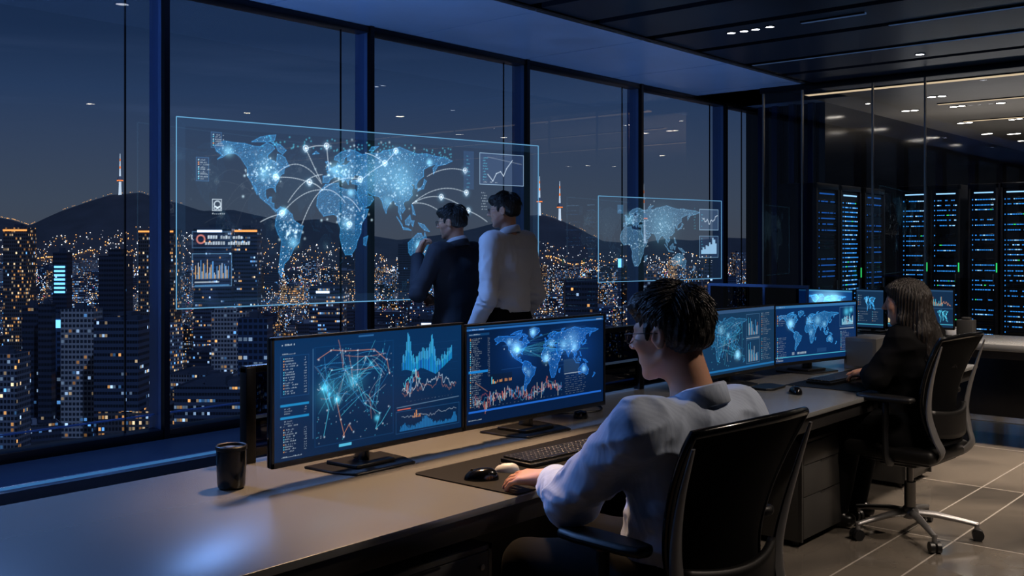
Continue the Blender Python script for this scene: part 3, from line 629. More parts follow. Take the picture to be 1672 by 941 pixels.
# ================================================================ DRAWN SCREEN CONTENT
NA = [(-168,66),(-156,71),(-140,70),(-128,70),(-115,68),(-105,68),(-95,72),(-85,70),(-82,67),(-87,64),(-94,60),(-93,57),(-82,55),(-79,52),(-78,58),(-77,62),(-70,61),(-64,59),(-60,54),(-57,51),(-65,49),(-66,44),(-70,43),(-74,40),(-76,36),(-81,31),(-80,26),(-82,28),(-84,30),(-90,30),(-97,28),(-97,22),(-94,18),(-90,21),(-87,21),(-88,16),(-83,15),(-83,10),(-78,9),(-80,7),(-85,10),(-92,14),(-97,16),(-105,20),(-109,25),(-114,31),(-112,28),(-110,23),(-115,29),(-118,34),(-124,40),(-124,47),(-128,51),(-134,57),(-140,60),(-150,60),(-158,56),(-164,54),(-158,58),(-165,61)]
LAND = [NA, [(-56,80),(-40,83),(-25,81),(-22,74),(-30,68),(-40,65),(-44,60),(-50,64),(-54,70)], [(-118,72),(-105,77),(-92,79),(-80,80),(-82,75),(-92,73)], [(-88,73),(-72,71),(-62,66),(-68,62),(-76,65),(-80,70)],
 [(-78,9),(-72,12),(-62,10),(-52,5),(-50,0),(-44,-3),(-35,-6),(-38,-13),(-41,-22),(-48,-26),(-54,-34),(-58,-38),(-65,-42),(-67,-47),(-69,-52),(-70,-55),(-75,-50),(-74,-43),(-72,-33),(-70,-20),(-76,-14),(-81,-6),(-80,0),(-77,4)],
 [(-6,35),(10,37),(11,33),(20,31),(32,31),(35,27),(38,20),(43,12),(51,12),(48,5),(41,-3),(40,-12),(35,-20),(33,-27),(27,-34),(19,-34),(15,-27),(12,-16),(13,-8),(9,0),(9,4),(4,6),(-8,4),(-13,9),(-17,14),(-16,21),(-13,28)],
 [(44,-17),(50,-15),(47,-25),(44,-24)],
 [(-9,37),(-9,43),(-2,44),(-4,48),(2,51),(8,54),(9,57),(12,55),(20,55),(24,58),(30,60),(22,60),(22,64),(25,66),(18,62),(17,58),(13,56),(10,59),(5,60),(6,63),(14,68),(25,71),(32,70),(41,67),(34,65),(44,67),(55,69),(68,69),(73,72),(82,73),(100,77),(113,74),(130,71),(145,72),(160,70),(178,69),(190,66),(178,62),(165,60),(162,57),(157,51),(156,57),(163,62),(150,59),(140,55),(140,48),(131,43),(128,39),(129,35),(126,35),(125,39),(121,40),(118,38),(122,36),(120,32),(121,28),(114,22),(108,21),(106,18),(109,13),(105,9),(101,13),(103,2),(101,5),(98,10),(98,16),(94,17),(90,22),(86,20),(80,14),(78,8),(74,14),(72,20),(67,25),(57,26),(52,28),(48,30),(51,25),(56,25),(59,22),(53,16),(44,13),(42,17),(37,23),(35,29),(36,36),(28,37),(27,40),(40,41),(38,46),(31,46),(28,42),(23,40),(23,36),(19,41),(13,45),(18,40),(16,38),(11,43),(5,43),(0,40),(-2,37)],
 [(-5,50),(1,51),(-1,55),(-3,58),(-6,57),(-3,54)], [(-22,64),(-14,65),(-18,67)], [(130,32),(135,34),(140,35),(142,39),(145,43),(141,45),(140,40),(136,36),(131,34)], [(95,5),(104,-3),(105,-6),(99,1)], [(105,-6),(114,-7),(119,-9),(106,-8)],
 [(109,1),(117,7),(119,1),(115,-4),(110,-3)], [(120,1),(124,1),(122,-5),(120,-3)], [(131,-1),(141,-3),(150,-10),(142,-9),(134,-4)], [(120,18),(122,16),(126,7),(122,8)],
 [(114,-22),(122,-17),(130,-12),(136,-12),(140,-17),(142,-11),(146,-19),(153,-26),(150,-37),(144,-39),(137,-35),(130,-32),(118,-35),(115,-32)], [(173,-35),(178,-38),(172,-44),(167,-46),(172,-41)], [(52,71),(56,75),(66,76),(58,71)]]
class Canvas:
    def __init__(s, w, h, bg=(0, 0, 0)):
        s.w, s.h = w, h; s.a = np.zeros((h, w, 3), np.float32); s.a[:] = np.array(lin(bg)); s.r = np.random.default_rng(3)
        s.Y, s.X = np.mgrid[0:h, 0:w].astype(np.float32)
    def _win(s, x0, y0, x1, y1):
        x0, y0 = max(0, int(x0)), max(0, int(y0)); x1, y1 = min(s.w, int(x1)+1), min(s.h, int(y1)+1)
        return None if x1 <= x0 or y1 <= y0 else (slice(y0, y1), slice(x0, x1))
    def rect(s, x0, y0, x1, y1, c, a=1.):
        q = s._win(x0, y0, x1-1, y1-1)
        if q: s.a[q] = s.a[q]*(1-a)+np.array(lin(c))*a
    def frame(s, x0, y0, x1, y1, c, a=1., w=1):
        for t in ((x0, y0, x1, y0+w), (x0, y1-w, x1, y1), (x0, y0, x0+w, y1), (x1-w, y0, x1, y1)): s.rect(*t, c, a)
    def line(s, x0, y0, x1, y1, c, w=1., a=1.):
        q = s._win(min(x0, x1)-w-1, min(y0, y1)-w-1, max(x0, x1)+w+1, max(y0, y1)+w+1)
        if not q: return
        X, Y = s.X[q], s.Y[q]; dx, dy = x1-x0, y1-y0; L2 = dx*dx+dy*dy+1e-9; t = np.clip(((X-x0)*dx+(Y-y0)*dy)/L2, 0, 1)
        d = np.hypot(X-x0-t*dx, Y-y0-t*dy); s.a[q] += (np.clip(w/2+.5-d, 0, 1)*a)[..., None]*np.array(lin(c), np.float32)
    def path(s, pts, c, w=1., a=1.):
        for p, q in zip(pts[:-1], pts[1:]): s.line(*p, *q, c, w, a)
    def arc(s, p, q, lift, c, w=1., a=1.):
        mx_, my_ = (p[0]+q[0])/2, (p[1]+q[1])/2-lift*2
        s.path([((1-t)**2*p[0]+2*t*(1-t)*mx_+t*t*q[0], (1-t)**2*p[1]+2*t*(1-t)*my_+t*t*q[1]) for t in np.linspace(0, 1, 18)], c, w, a)
    def glow(s, x, y, r, c, a=1.):
        q = s._win(x-3*r, y-3*r, x+3*r, y+3*r)
        if q: s.a[q] += (np.exp(-((s.X[q]-x)**2+(s.Y[q]-y)**2)/(r*r))*a)[..., None]*np.array(lin(c), np.float32)
    def ring(s, x, y, r, c, w=1., a=1.):
        q = s._win(x-r-2, y-r-2, x+r+2, y+r+2)
        if q: s.a[q] += (np.clip(w/2+.5-np.abs(np.hypot(s.X[q]-x, s.Y[q]-y)-r), 0, 1)*a)[..., None]*np.array(lin(c), np.float32)
    def mask(s, poly, f):
        P = np.array([f(*p) for p in poly]); q = s._win(P[:, 0].min()-1, P[:, 1].min()-1, P[:, 0].max()+1, P[:, 1].max()+1)
        if not q: return None, None, P
        X, Y = s.X[q], s.Y[q]; m = np.zeros(X.shape, bool)
        for (xa, ya), (xb, yb) in zip(P, np.roll(P, -1, 0)):
            if ya == yb: continue
            c = ((ya > Y) != (yb > Y)) & (X < (xb-xa)*(Y-ya)/(yb-ya)+xa); m ^= c
        return q, m, P
    def world(s, x0, x1, y75, ym55, c, fill=.25, dots=.5, edge=.8, hot=None, skip=(), warp=0):
        def f(lo, la): lo = lo-warp*math.exp(-((lo+35)/55)**2); return x0+(lo+168)/358*(x1-x0), y75+(75-la)/130*(ym55-y75)
        s.f = f; cc = np.array(lin(c), np.float32)
        for k, poly in enumerate(LAND):
            if k in skip: continue
            q, m, P = s.mask(poly, f)
            if q is None: continue
            n = s.r.random(m.shape).astype(np.float32); v = fill+dots*(n > .72)*s.r.random(m.shape)
            s.a[q] += (m*v)[..., None]*cc
            bright = m & (s.r.random(m.shape) > .985); s.a[q] += bright[..., None]*np.array(lin((190, 232, 255)), np.float32)*.8
            for a_, b_ in zip(P, np.roll(P, -1, 0)): s.line(*a_, *b_, c, 1., edge)
        for lo, la, r, a in hot or []: s.glow(*f(lo, la), r, (150, 225, 255), a)
    def text(s, x, y, n, c, a=.7, ch=2, gap=1, hgt=2):
        for k in range(n):
            if s.r.random() > .14: s.rect(x, y+(s.r.random() > .7), x+ch, y+hgt, c, a*s.r.uniform(.5, 1))
            x += ch+gap
    def rows(s, x, y, n, dy, c, w0=6, w1=14, a=.6, col=True, xr=None):
        for k in range(n):
            if col: s.rect(x, y, x+2, y+2, [(230, 160, 90), (90, 200, 230), (170, 215, 235)][int(s.r.integers(0, 3))], .9)
            s.text(x+4, y, int(s.r.integers(w0, w1)), c, a, 1, 1, 2)
            if xr: s.text(xr, y, 3, c, a*.7, 1, 1, 2)
            y += dy
    def bars(s, x0, x1, yb, hs, c, a=1., w=2):
        n = len(hs); dx = (x1-x0)/n
        for k, h in enumerate(hs): s.rect(x0+k*dx, yb-h, x0+k*dx+max(1, dx-w+1), yb, c[k % len(c)] if isinstance(c, list) else c, a)
    def noisy(s, x0, x1, yc, amp, c, n=60, w=1, a=.8, trend=0):
        y = yc; P = []
        for k in range(n): y += s.r.normal()*amp*.5+(yc-y)*.15+trend; P.append((x0+(x1-x0)*k/(n-1), y))
        s.path(P, c, w, a); return P
    def candles(s, x0, x1, yc, amp, n=60):
        y = yc
        for k in range(n):
            y += s.r.normal()*amp*.5+(yc-y)*.12; x = x0+(x1-x0)*k/n; h = abs(s.r.normal())*amp*.6+1
            c = [(90, 170, 240), (235, 130, 110), (235, 235, 230)][int(s.r.integers(0, 3))]; s.rect(x, y-h, x+1, y+h, c, .75)
def screen_mesh(cv, w, h, name, parent, strength=1., glassy=False, loc=(0, 0, 0), refl=.4):
    """flat panel in local x/z facing -y, one vertex per drawn dot"""
    H_, W_ = cv.h, cv.w; xs = np.linspace(-w/2, w/2, W_); zs = np.linspace(h/2, -h/2, H_)
    co_ = np.zeros((H_, W_, 3), np.float32); co_[..., 0] = xs[None]; co_[..., 2] = zs[:, None]
    idx = np.arange(H_*W_).reshape(H_, W_); q = np.stack([idx[1:, :-1], idx[1:, 1:], idx[:-1, 1:], idx[:-1, :-1]], -1).reshape(-1, 4)
    me = bpy.data.meshes.new(name); me.vertices.add(H_*W_); me.vertices.foreach_set('co', co_.ravel())
    me.loops.add(q.size); me.loops.foreach_set('vertex_index', q.ravel().astype(np.int32)); me.polygons.add(len(q)); me.polygons.foreach_set('loop_start', np.arange(0, q.size, 4, dtype=np.int32))
    me.update(calc_edges=True)
    at = me.color_attributes.new('display', 'FLOAT_COLOR', 'POINT'); c = np.ones((H_*W_, 4), np.float32); c[:, :3] = np.clip(cv.a, 0, 1.6).reshape(-1, 3); at.data.foreach_set('color', c.ravel())
    m = bpy.data.materials.new('lit display'); m.use_nodes = True; nt = m.node_tree; nt.nodes.clear(); L = nt.links.new; m.cycles.emission_sampling = 'NONE' if glassy else 'FRONT'
    o = nt.nodes.new('ShaderNodeOutputMaterial'); a = nt.nodes.new('ShaderNodeVertexColor'); a.layer_name = 'display'; e = nt.nodes.new('ShaderNodeEmission'); e.inputs[1].default_value = strength
    L(a.outputs[0], e.inputs[0]); ad = nt.nodes.new('ShaderNodeAddShader'); L(e.outputs[0], ad.inputs[0])
    if glassy:
        t = nt.nodes.new('ShaderNodeBsdfTransparent'); t.inputs[0].default_value = (.96, .98, 1, 1); L(t.outputs[0], ad.inputs[1])
    else:
        g = nt.nodes.new('ShaderNodeBsdfGlossy'); g.inputs['Color'].default_value = (.03, .03, .03, 1); g.inputs['Roughness'].default_value = .3; L(g.outputs[0], ad.inputs[1])
    L(ad.outputs[0], o.inputs[0]); me.materials.append(m)
    ob = bpy.data.objects.new(name, me); COL.objects.link(ob); ob.parent = parent; ob.location = loc; return ob
BL = (60, 165, 235); CY = (90, 215, 250); WH = (205, 225, 240); OR = (235, 160, 100)
# -- dashboards
def dash_network():
    c = Canvas(440, 206, (7, 44, 84)); r = c.r
    c.a *= (1.0+.25*np.sin(c.Y*.02+1)[..., None]); c.text(14, 8, 10, WH, .9, 2, 1, 3); c.rect(180, 4, 215, 7, (50, 110, 170), .8)
    c.frame(14, 28, 72, 98, (30, 90, 150), .5); c.text(18, 24, 9, WH, .6); c.rows(20, 32, 14, 4.6, WH, 8, 14, .75, xr=62)
    for y in (110, 131): c.rect(14, y, 72, y+4, (30, 150, 215), .8)
    c.rows(18, 117, 3, 4, WH, 6, 12, .5, False, 62); c.rows(18, 138, 2, 4, WH, 6, 12, .5, False); c.text(14, 146, 12, WH, .5)
    c.rows(20, 152, 10, 4.2, WH, 7, 13, .7, xr=62); c.text(16, 198, 14, WH, .6)
    c.line(80, 20, 80, 175, (90, 150, 200), 1, .6); c.frame(84, 18, 262, 192, (20, 80, 135), .5)
    hubs = [(104, 88), (112, 104), (130, 112), (165, 82), (205, 60), (230, 38), (160, 66), (188, 120), (212, 130), (95, 56), (150, 34), (240, 70)]
    for k in range(85):
        a = int(r.integers(0, len(hubs))); b = int(r.choice(sorted(range(len(hubs)), key=lambda j: (hubs[j][0]-hubs[a][0])**2+(hubs[j][1]-hubs[a][1])**2)[1:5])); p = np.array(hubs[a])+r.normal(0, 12, 2); q = np.array(hubs[b])+r.normal(0, 16, 2)
        if p[0] < 82 or q[0] < 82 or p[0] > 258 or q[0] > 258: continue
        c.arc(p, q, r.uniform(-4, 8), [BL, CY, OR, WH][int(r.choice(4, p=[.5, .34, .07, .09]))], .7, r.uniform(.15, .5))
    for pth in ([(92, 40), (118, 26), (150, 30), (178, 30), (215, 34), (246, 52), (252, 78)], [(96, 90), (110, 130), (104, 176)], [(130, 112), (140, 150), (146, 182)], [(146, 182), (160, 160), (168, 176)], [(175, 92), (196, 128), (228, 150), (222, 178), (236, 170), (250, 140)], [(100, 92), (120, 60), (165, 60), (196, 44), (232, 80)]):
        c.path([(x+r.normal()*2, y+r.normal()*2) for x, y in pth], OR if r.random() < .5 else CY, 1, .6)
        for x, y in pth: c.glow(x, y, 1.4, WH, .8)
    for x, y, g, a in [(105, 90, 7, .9), (132, 114, 6, 1), (115, 102, 3, .8), (166, 84, 8, .45), (222, 158, 5, .8), (208, 56, 4, .5), (112, 100, 22, .22), (168, 80, 22, .15)]: c.glow(x, y, g, CY, a)
    for k in range(120): c.glow(r.uniform(84, 262), r.uniform(22, 190), .8, CY if r.random() < .7 else WH, .6)
    c.rect(136, 194, 164, 199, (90, 200, 240), .9)
    # spiky bar chart with mirrored lower edge
    n = 56
    for k in range(n):
        x = 283+k*2.35; h = 12+10*abs(math.sin(k*.9))+8*r.random()+48*math.exp(-((k-7)/3.)**2)+46*math.exp(-((k-33)/3.5)**2)+18*math.exp(-((k-24)/6.)**2)
        yb = 78+22*max(0, 1-abs(k-37)/18.)+8*math.exp(-((k-14)/6.)**2)-12*(k/n); c.rect(x, yb-h, x+1.9, yb, (24, 110+int(50*r.random()), 205), .95)
        c.rect(x, yb-h, x+1, yb-h*.5, (90, 205, 240), .6)
    for k in range(5): c.line(276, 30+k*14, 428, 30+k*14, (40, 90, 140), .6, .15)
    c.noisy(283, 420, 112, 11, WH, 50, 1, .6); c.noisy(286, 330, 104, 12, (90, 205, 225), 24, 1, .8); c.candles(288, 330, 104, 9, 20); c.noisy(283, 425, 118, 8, OR, 60, .7, .35)
    for k in range(16): c.text(286+k*9, 137, 2, WH, .4, 1, 1, 1)
    c.line(270, 146, 432, 142, (150, 190, 220), 1, .5); c.rect(272, 150, 305, 152, (220, 110, 90), .8); c.frame(268, 154, 434, 196, (40, 95, 145), .6)
    for k in range(75):
        h = 3+6*r.random()+16*math.exp(-((k-33)/7.)**2)+15*math.exp(-((k-71)/3.)**2)+6*math.exp(-((k-6)/3.)**2); c.rect(278+k*2, 192-h, 279.8+k*2, 192, (40, 140, 215), .9)
    c.noisy(282, 425, 166, 4, WH, 40, .7, .4); c.bars(310, 332, 170, [4, 9, 14, 3, 6], OR, .7, 3)
    return c
def dash_map():
    c = Canvas(420, 206, (5, 30, 66)); r = c.r; c.rect(0, 0, 420, 4, (20, 70, 120), 1); c.rect(0, 6, 420, 10, (45, 120, 200), .8); c.text(8, 7, 14, WH, .7); c.rect(395, 6, 414, 8, WH, .5)
    c.rect(8, 16, 64, 21, (20, 70, 120), .8); c.text(10, 17, 10, WH, .8); c.rows(12, 26, 22, 3.9, WH, 7, 16, .45, True, 60); c.rect(8, 94, 60, 99, (30, 140, 225), .9); c.rows(12, 104, 16, 4.3, WH, 8, 14, .45)
    c.line(25, 118, 58, 140, OR, .8, .5); c.glow(150, 60, 50, (20, 80, 170), .3); c.glow(330, 70, 60, (20, 80, 170), .3)
    for k in range(14): y = r.uniform(20, 110); x = r.uniform(70, 300); c.line(x, y, x+r.uniform(30, 110), y, (60, 130, 210), 1, .18)
    c.world(78, 402, 22, 152, (35, 120, 215), .32, .5, .9, [(-100, 42, 12, .9), (-95, 38, 5, 1.2), (-122, 56, 6, .6), (-45, 73, 7, 1.1), (0, 12, 8, 1), (18, 42, 8, .5), (60, 38, 9, .5), (90, 45, 20, .3), (100, 30, 8, .6), (135, -24, 6, .9), (-72, -6, 4, .5), (-60, -15, 6, .3)])
    for k in range(40):
        lo, la = [(-100, 40), (10, 15), (60, 45), (100, 30)][int(r.integers(0, 4))]; c.glow(*c.f(lo+r.normal()*22, la+r.normal()*11), 1.2, (200, 235, 255), .8)
    for k in range(16): a = c.f(-100+r.normal()*20, 38); b = c.f(40+r.normal()*40, 30+r.normal()*15); c.arc(a, b, r.uniform(-14, 14), CY, .7, .22)
    c.rect(66, 106, 128, 128, (12, 26, 44), .5); c.bars(70, 84, 126, [15, 9, 5, 4], [CY, OR], .9, 2); c.text(86, 118, 14, OR, .9, 2, 1, 6)
    c.candles(20, 280, 152, 9, 120); c.noisy(20, 280, 150, 8, (230, 120, 110), 100, .7, .35); c.noisy(20, 280, 156, 8, (90, 190, 240), 100, .7, .4)
    for k in range(11): c.text(290+(k % 2)*3, 128+k*5, 22, WH, .28, 2, 1, 1)
    c.rect(286, 94, 338, 124, (50, 80, 110), .45); c.rect(288, 126, 340, 128, WH, .5); c.rect(8, 178, 412, 182, (35, 110, 220), .9); c.text(8, 196, 12, WH, .6)
    for k in range(24): c.text(24+k*11, 172, 2, WH, .35, 1, 1, 1)
    return c
def dash_split():
    c = Canvas(300, 140, (24, 62, 98)); r = c.r; c.rect(0, 0, 300, 8, (60, 96, 140), .9); c.rect(0, 130, 300, 134, (40, 130, 200), .9)
    c.world(-40, 190, 18, 128, (60, 160, 220), .12, .3, .45, [(40, 45, 8, .5), (80, 30, 5, .6), (135, -24, 8, 1.3)], (4,))
    for k in range(40):
        a = (r.uniform(70, 180), r.uniform(20, 100)); b = (r.uniform(80, 180), r.uniform(30, 120)); c.arc(a, b, r.uniform(-6, 10), [CY, BL, WH, OR][int(r.choice(4, p=[.45, .3, .18, .07]))], .7, .3)
    for k in range(50): c.glow(r.uniform(60, 182), r.uniform(18, 125), .9, CY, .6)
    c.frame(188, 14, 240, 66, (90, 140, 185), .6); c.frame(188, 72, 240, 126, (90, 140, 185), .6)
    for yy in (62, 122): c.bars(196, 236, yy, [40*math.exp(-k*.4)+r.uniform(4, 34)*(k > 2) for k in range(16)], [CY, WH, (215, 120, 80), BL], .7, 2)
    for yy in (14, 72): c.rows(248, yy, 12, 4.4, WH, 8, 18, .4)
    c.rect(188, 68, 240, 70, WH, .5)
    return c
def dash_map2():
    c = Canvas(300, 140, (10, 48, 98)); r = c.r; c.rect(0, 0, 300, 7, (60, 130, 190), .8); c.text(4, 3, 10, WH, .8)
    c.world(12, 232, 20, 112, (60, 160, 230), .25, .5, .7, [(-100, 40, 9, 1.2), (10, 45, 8, .5), (60, 45, 9, .5), (100, 30, 6, .5), (20, 5, 6, .4), (135, -24, 5, .5)])
    for yy, k in ((78, 12), (24, 6)): c.rows(8, yy, k, 4.6, WH, 8, 15, .4)
    c.text(60, 116, 3, WH, .8, 2, 1, 7); c.text(75, 117, 12, WH, .8, 2, 1, 5); c.rect(150, 112, 185, 122, (30, 70, 120), .8)
    c.frame(236, 12, 292, 62, (100, 160, 210), .6); c.bars(244, 288, 58, [abs(r.normal())*14+4 for k in range(20)], [CY, WH], .7, 1); c.glow(262, 24, 9, CY, .7); c.glow(280, 20, 6, CY, .9)
    c.rect(236, 66, 292, 69, WH, .4); c.rows(240, 74, 12, 4.3, WH, 8, 18, .45); c.rect(0, 126, 300, 128, CY, .7); c.text(6, 132, 6, WH, .8, 2, 2, 4); c.noisy(246, 288, 46, 6, CY, 20, 1, .6)
    return c
def dash_small(seed, kind):
    c = Canvas(120, 84, (24, 52, 84)); c.r = np.random.default_rng(seed); r = c.r; c.rect(0, 0, 120, 4, (50, 90, 130), .9); c.rect(0, 76, 120, 78, CY, .7)
    if kind == 0:
        c.rect(0, 0, 120, 84, (10, 70, 140), .8); c.rect(0, 0, 120, 4, (70, 150, 200), .8); c.world(20, 105, 12, 50, BL, .4, .6, .9, [(-60, 40, 12, .8), (40, 45, 20, .7), (90, 50, 10, .6)])
    if kind == 1: c.world(34, 84, 16, 46, BL, .2, .5, .7, [(-90, 45, 4, .8)]); c.rows(8, 12, 5, 5, WH, 4, 8, .4); c.rows(8, 48, 5, 5, WH, 10, 22, .35); c.rows(70, 48, 5, 5, WH, 6, 14, .35)
    if kind == 2: c.rows(8, 12, 12, 5, WH, 8, 20, .4); c.rect(2, 60, 30, 74, (255, 230, 170), .8)
    if kind == 3: c.bars(20, 80, 36, [r.uniform(4, 24) for k in range(18)], [OR, CY], .8, 2); c.noisy(70, 110, 30, 6, OR, 16, 1, .8, .3); c.world(58, 100, 46, 72, CY, .1, .2, .4); c.rows(8, 46, 5, 5, WH, 8, 14, .3)
    c.line(0, 41, 120, 41, (90, 140, 180), 1, .4); return c
# ---------------------------------------------------------------- monitors
def monitor(x0, y0, x1, y1, zb, zt, cv, lab, desk_z, foot=True, grp=None, st=1., body='black'):
    w = math.hypot(x1-x0, y1-y0); h = zt-zb; t = empty('computer_monitor', ((x0+x1)/2, (y0+y1)/2, desk_z), math.atan2(y1-y0, x1-x0), lab, 'monitor', grp); zc = (zb+zt)/2-desk_z
    fr = MB().box((0, .014, zc), (w, .022, h), .005).box((0, .034, zc-.01), (w*.72, .03, h*.6), .012).build('housing', M['blackgloss'], t)
    b = MB(); bz = .009
    b.bx(-w/2, w/2, -.004, .004, zc+h/2-bz, zc+h/2, .001).bx(-w/2, w/2, -.004, .004, zc-h/2, zc-h/2+.017, .001).bx(-w/2, -w/2+bz, -.004, .004, zc-h/2, zc+h/2, .001).bx(w/2-bz, w/2, -.004, .004, zc-h/2, zc+h/2, .001)
    b.build('bezel', M['black'], t)
    screen_mesh(cv, w-2*bz, h-.017-bz, 'screen', t, st, loc=(0, .0015, zc+(.017-bz)/2))
    MB().bx(-.022, .022, -.0055, -.004, zc-h/2+.006, zc-h/2+.010).build('maker_mark', M['cabinet'], t)
    if foot:
        MB().tube([(0, .075, .015), (0, .07, .06), (0, .06, zc-.05), (0, .048, zc)], [.026, .022, .022, .02], 12, flat=(1.5, .6)).build('stand_neck', M['blackgloss'], t)
        MB().prism([(-.17, .17), (.17, .17), (.16, .03), (.13, -.055), (-.13, -.055), (-.16, .03)], 0, .008).prism([(-.1, .14), (.1, .14), (.085, .0), (-.085, .0)], .008, .02).build('stand_base', M['black'], t, bevel=.003)
    return t
DZ = .72
monitor(1.887, 2.6, 2.737, 2.6, .783, 1.185, dash_network(), 'large monitor at the left showing a glowing network graph and spiky blue bar chart', DZ, st=.9)
monitor(2.743, 2.6, 3.593, 2.575, .783, 1.175, dash_map(), 'large monitor with a blue world map above a candlestick chart, left of seated man', DZ, st=.9)
monitor(4.47, 2.66, 5.31, 2.635, .78, 1.137, dash_split(), 'monitor partly behind the seated man\'s head, with small bar charts at its right', DZ, st=.75)
monitor(5.35, 2.66, 6.13, 2.5, .78, 1.13, dash_map2(), 'monitor in front of the seated woman showing a pale blue world map', DZ, st=.85)
# ---------------------------------------------------------------- long desk
DF, DB, DX0, DX1 = 1.98, 3.035, -2.6, 6.75
t = empty('long_desk', (2, 2.5, 0), 0, 'long grey desk running past both seated people along the windows', 'desk')
def loc_(o, p): o.location = (-p[0], -p[1], -p[2]); return o
T = (2, 2.5, 0)
tp = MB().bx(DX0, DX1, DF, DB, DZ-.022, DZ, .003).build('desktop', M['desk'], t); tp.location = (-2, -2.5, 0)
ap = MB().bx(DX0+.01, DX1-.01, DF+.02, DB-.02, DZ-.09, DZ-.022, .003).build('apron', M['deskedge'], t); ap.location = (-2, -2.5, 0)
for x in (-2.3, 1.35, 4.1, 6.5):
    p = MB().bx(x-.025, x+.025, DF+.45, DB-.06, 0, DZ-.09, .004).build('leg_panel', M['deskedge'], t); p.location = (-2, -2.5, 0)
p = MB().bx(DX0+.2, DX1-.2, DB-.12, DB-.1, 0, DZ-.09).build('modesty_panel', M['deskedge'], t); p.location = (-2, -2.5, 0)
# drawer pedestals
def pedestal(x0, x1, y, h, lab, d=.5, drawers=((.0, .12), (.12, .29), (.29, .5))):
    t = empty('drawer_pedestal', ((x0+x1)/2, y, 0), 0, lab, 'drawer unit', 'pedestals under the long desk'); w = x1-x0
    MB().bx(-w/2, w/2, .018, d, .03, h, .003).bx(-w/2, -w/2+.014, 0, .02, .03, h).bx(w/2-.014, w/2, 0, .02, .03, h).bx(-w/2, w/2, 0, .02, h-.014, h).build('body', M['cabinet'], t)
    z = h-.018
    for k, dh in enumerate(drawers):
        dd = MB().bx(-w/2+.017, w/2-.017, -.002, .018, z-dh+.004, z, .002).build('drawer', M['cabinet'], t)
        MB().bx(-.07, .1, -.004, -.0015, z-.006, z+.001).build('finger_groove', M['black'], dd)
        z -= dh
    MB().lathe((w/2-.045, -.002, h-.06), [(.009, 0), (.009, .004), (.004, .005)], 14, Matrix.Rotation(PI/2, 3, 'X')).build('lock', M['chrome'], t)
    for sx in (-1, 1):
        for yy in (.06, d-.06): MB().cyl((sx*(w/2-.05), yy, 0), (sx*(w/2-.05), yy, .032), .02, n=12).build('foot', M['black'], t)
    return t
pedestal(1.62, 2.26, 2.03, .585, 'dark drawer unit with a round lock under the desk at the bottom edge', .55, (.26, .26))
pedestal(4.655, 5.215, 2.17, .52, 'charcoal three-drawer unit standing between the two office chairs', .5, (.105, .155, .205))
pedestal(6.2, 6.66, 2.23, .56, 'dark drawer unit at the far end of the long desk behind the woman\'s chair', .5, (.16, .32))
# ---------------------------------------------------------------- dividers behind the monitors
M['divglass'] = glass('dark divider glass', (96, 110, 130), 1.2)
t = empty('desk_divider', (2.07, 2.985, DZ), 0, 'low black-framed glass divider running behind the monitors', 'desk divider'); L_ = 3.6
for x in (0, 1.2, 2.4, 3.6): MB().bx(x-.02, x+.02, -.02, .02, 0, .33, .003).build('post', M['blackmetal'], t)
MB().bx(-.02, L_, -.018, .018, .31, .335, .003).build('top_rail', M['blackmetal'], t)
for k in range(3):
    pn = MB().bx(.02+1.2*k, 1.18+1.2*k, -.004, .004, .02, .31).build('glass_pane', M['divglass'], t)
    MB().bx(.02+1.2*k, 1.18+1.2*k, -.007, .007, .15, .162).bx(.6+1.2*k, .61+1.2*k, -.007, .007, .02, .31).build('glazing_bar', M['mullside'], pn)
# ---------------------------------------------------------------- things on the desk
t = tag(empty('travel_mug', (1.826, 2.72, DZ)), 'black cylindrical lidded mug on the desk left of the monitors', 'mug')
MB().lathe((0, 0, 0), [(.034, 0), (.040, .004), (.0425, .014), (.0445, .06), (.0455, .118)], 48).build('cup', M['blackgloss'], t)
MB().lathe((0, 0, .118), [(.0455, 0), (.048, .002), (.048, .012), (.045, .015), (.041, .013), (.039, .006), (0, .006)], 48).build('lid', M['black'], t)
MB().lathe((0, .008, .1235), [(.016, 0), (.016, .003), (.013, .004), (0, .003)], 20).build('sip_disc', M['cabinet'], t)
b = MB(); poly = []
for (cx_, cy_, a0) in ((.98, .20, 0), (-.0, .20, 90), (-.0, -.2, 180), (.98, -.2, 270)):
    for k in range(6): a = math.radians(a0+90*k/5); poly.append((cx_+.02*math.cos(a), cy_+.02*math.sin(a)))
b.prism(poly, 0, .004); o = b.build('desk_mat', M['mat']); o.location = (2.34, 2.21, DZ); tag(o, 'large black desk mat under the man\'s keyboard and mouse', 'desk mat')
b = MB(); b.prism([(-.46, -.2), (.46, -.2), (.46, .2), (-.46, .2)], 0, .003); o = b.build('desk_mat', M['mat'], bevel=.001); o.location = (5.55, 2.27, DZ); tag(o, 'black desk mat under the woman\'s keyboard', 'desk mat')
def keyboard(loc, rz, lab, L_=.46, D_=.145):
    t = empty('keyboard', loc, rz, lab, 'keyboard')
    MB().prism([(-L_/2, -D_/2), (L_/2, -D_/2), (L_/2, D_/2), (-L_/2, D_/2)], 0, .014).build('case', M['black'], t, bevel=.003)
    r0 = D_/6.6
    for r_ in range(6):
        y = -D_/2+.012+r0*r_+r0/2; x = -L_/2+.01
        ws = [1.0]*15
        if r_ == 0: ws = [1.3, 1.2, 1.2, 5.6, 1.2, 1.2, 1.3]
        ws = ws+[-.3]+[1.]*3+[-.3]+[1.]*4; u = (L_-.02)/sum(abs(v) for v in ws)
        for w_ in ws:
            if w_ > 0: MB().box((x+u*w_/2, y, .0175), (u*w_-.0025, r0-.0028, .008), .0018, seg=1).build('key', M['keycap'], t)
            x += u*abs(w_)
    return t
M['keycap'] = mat('keycap plastic', (26, 27, 30), .32)
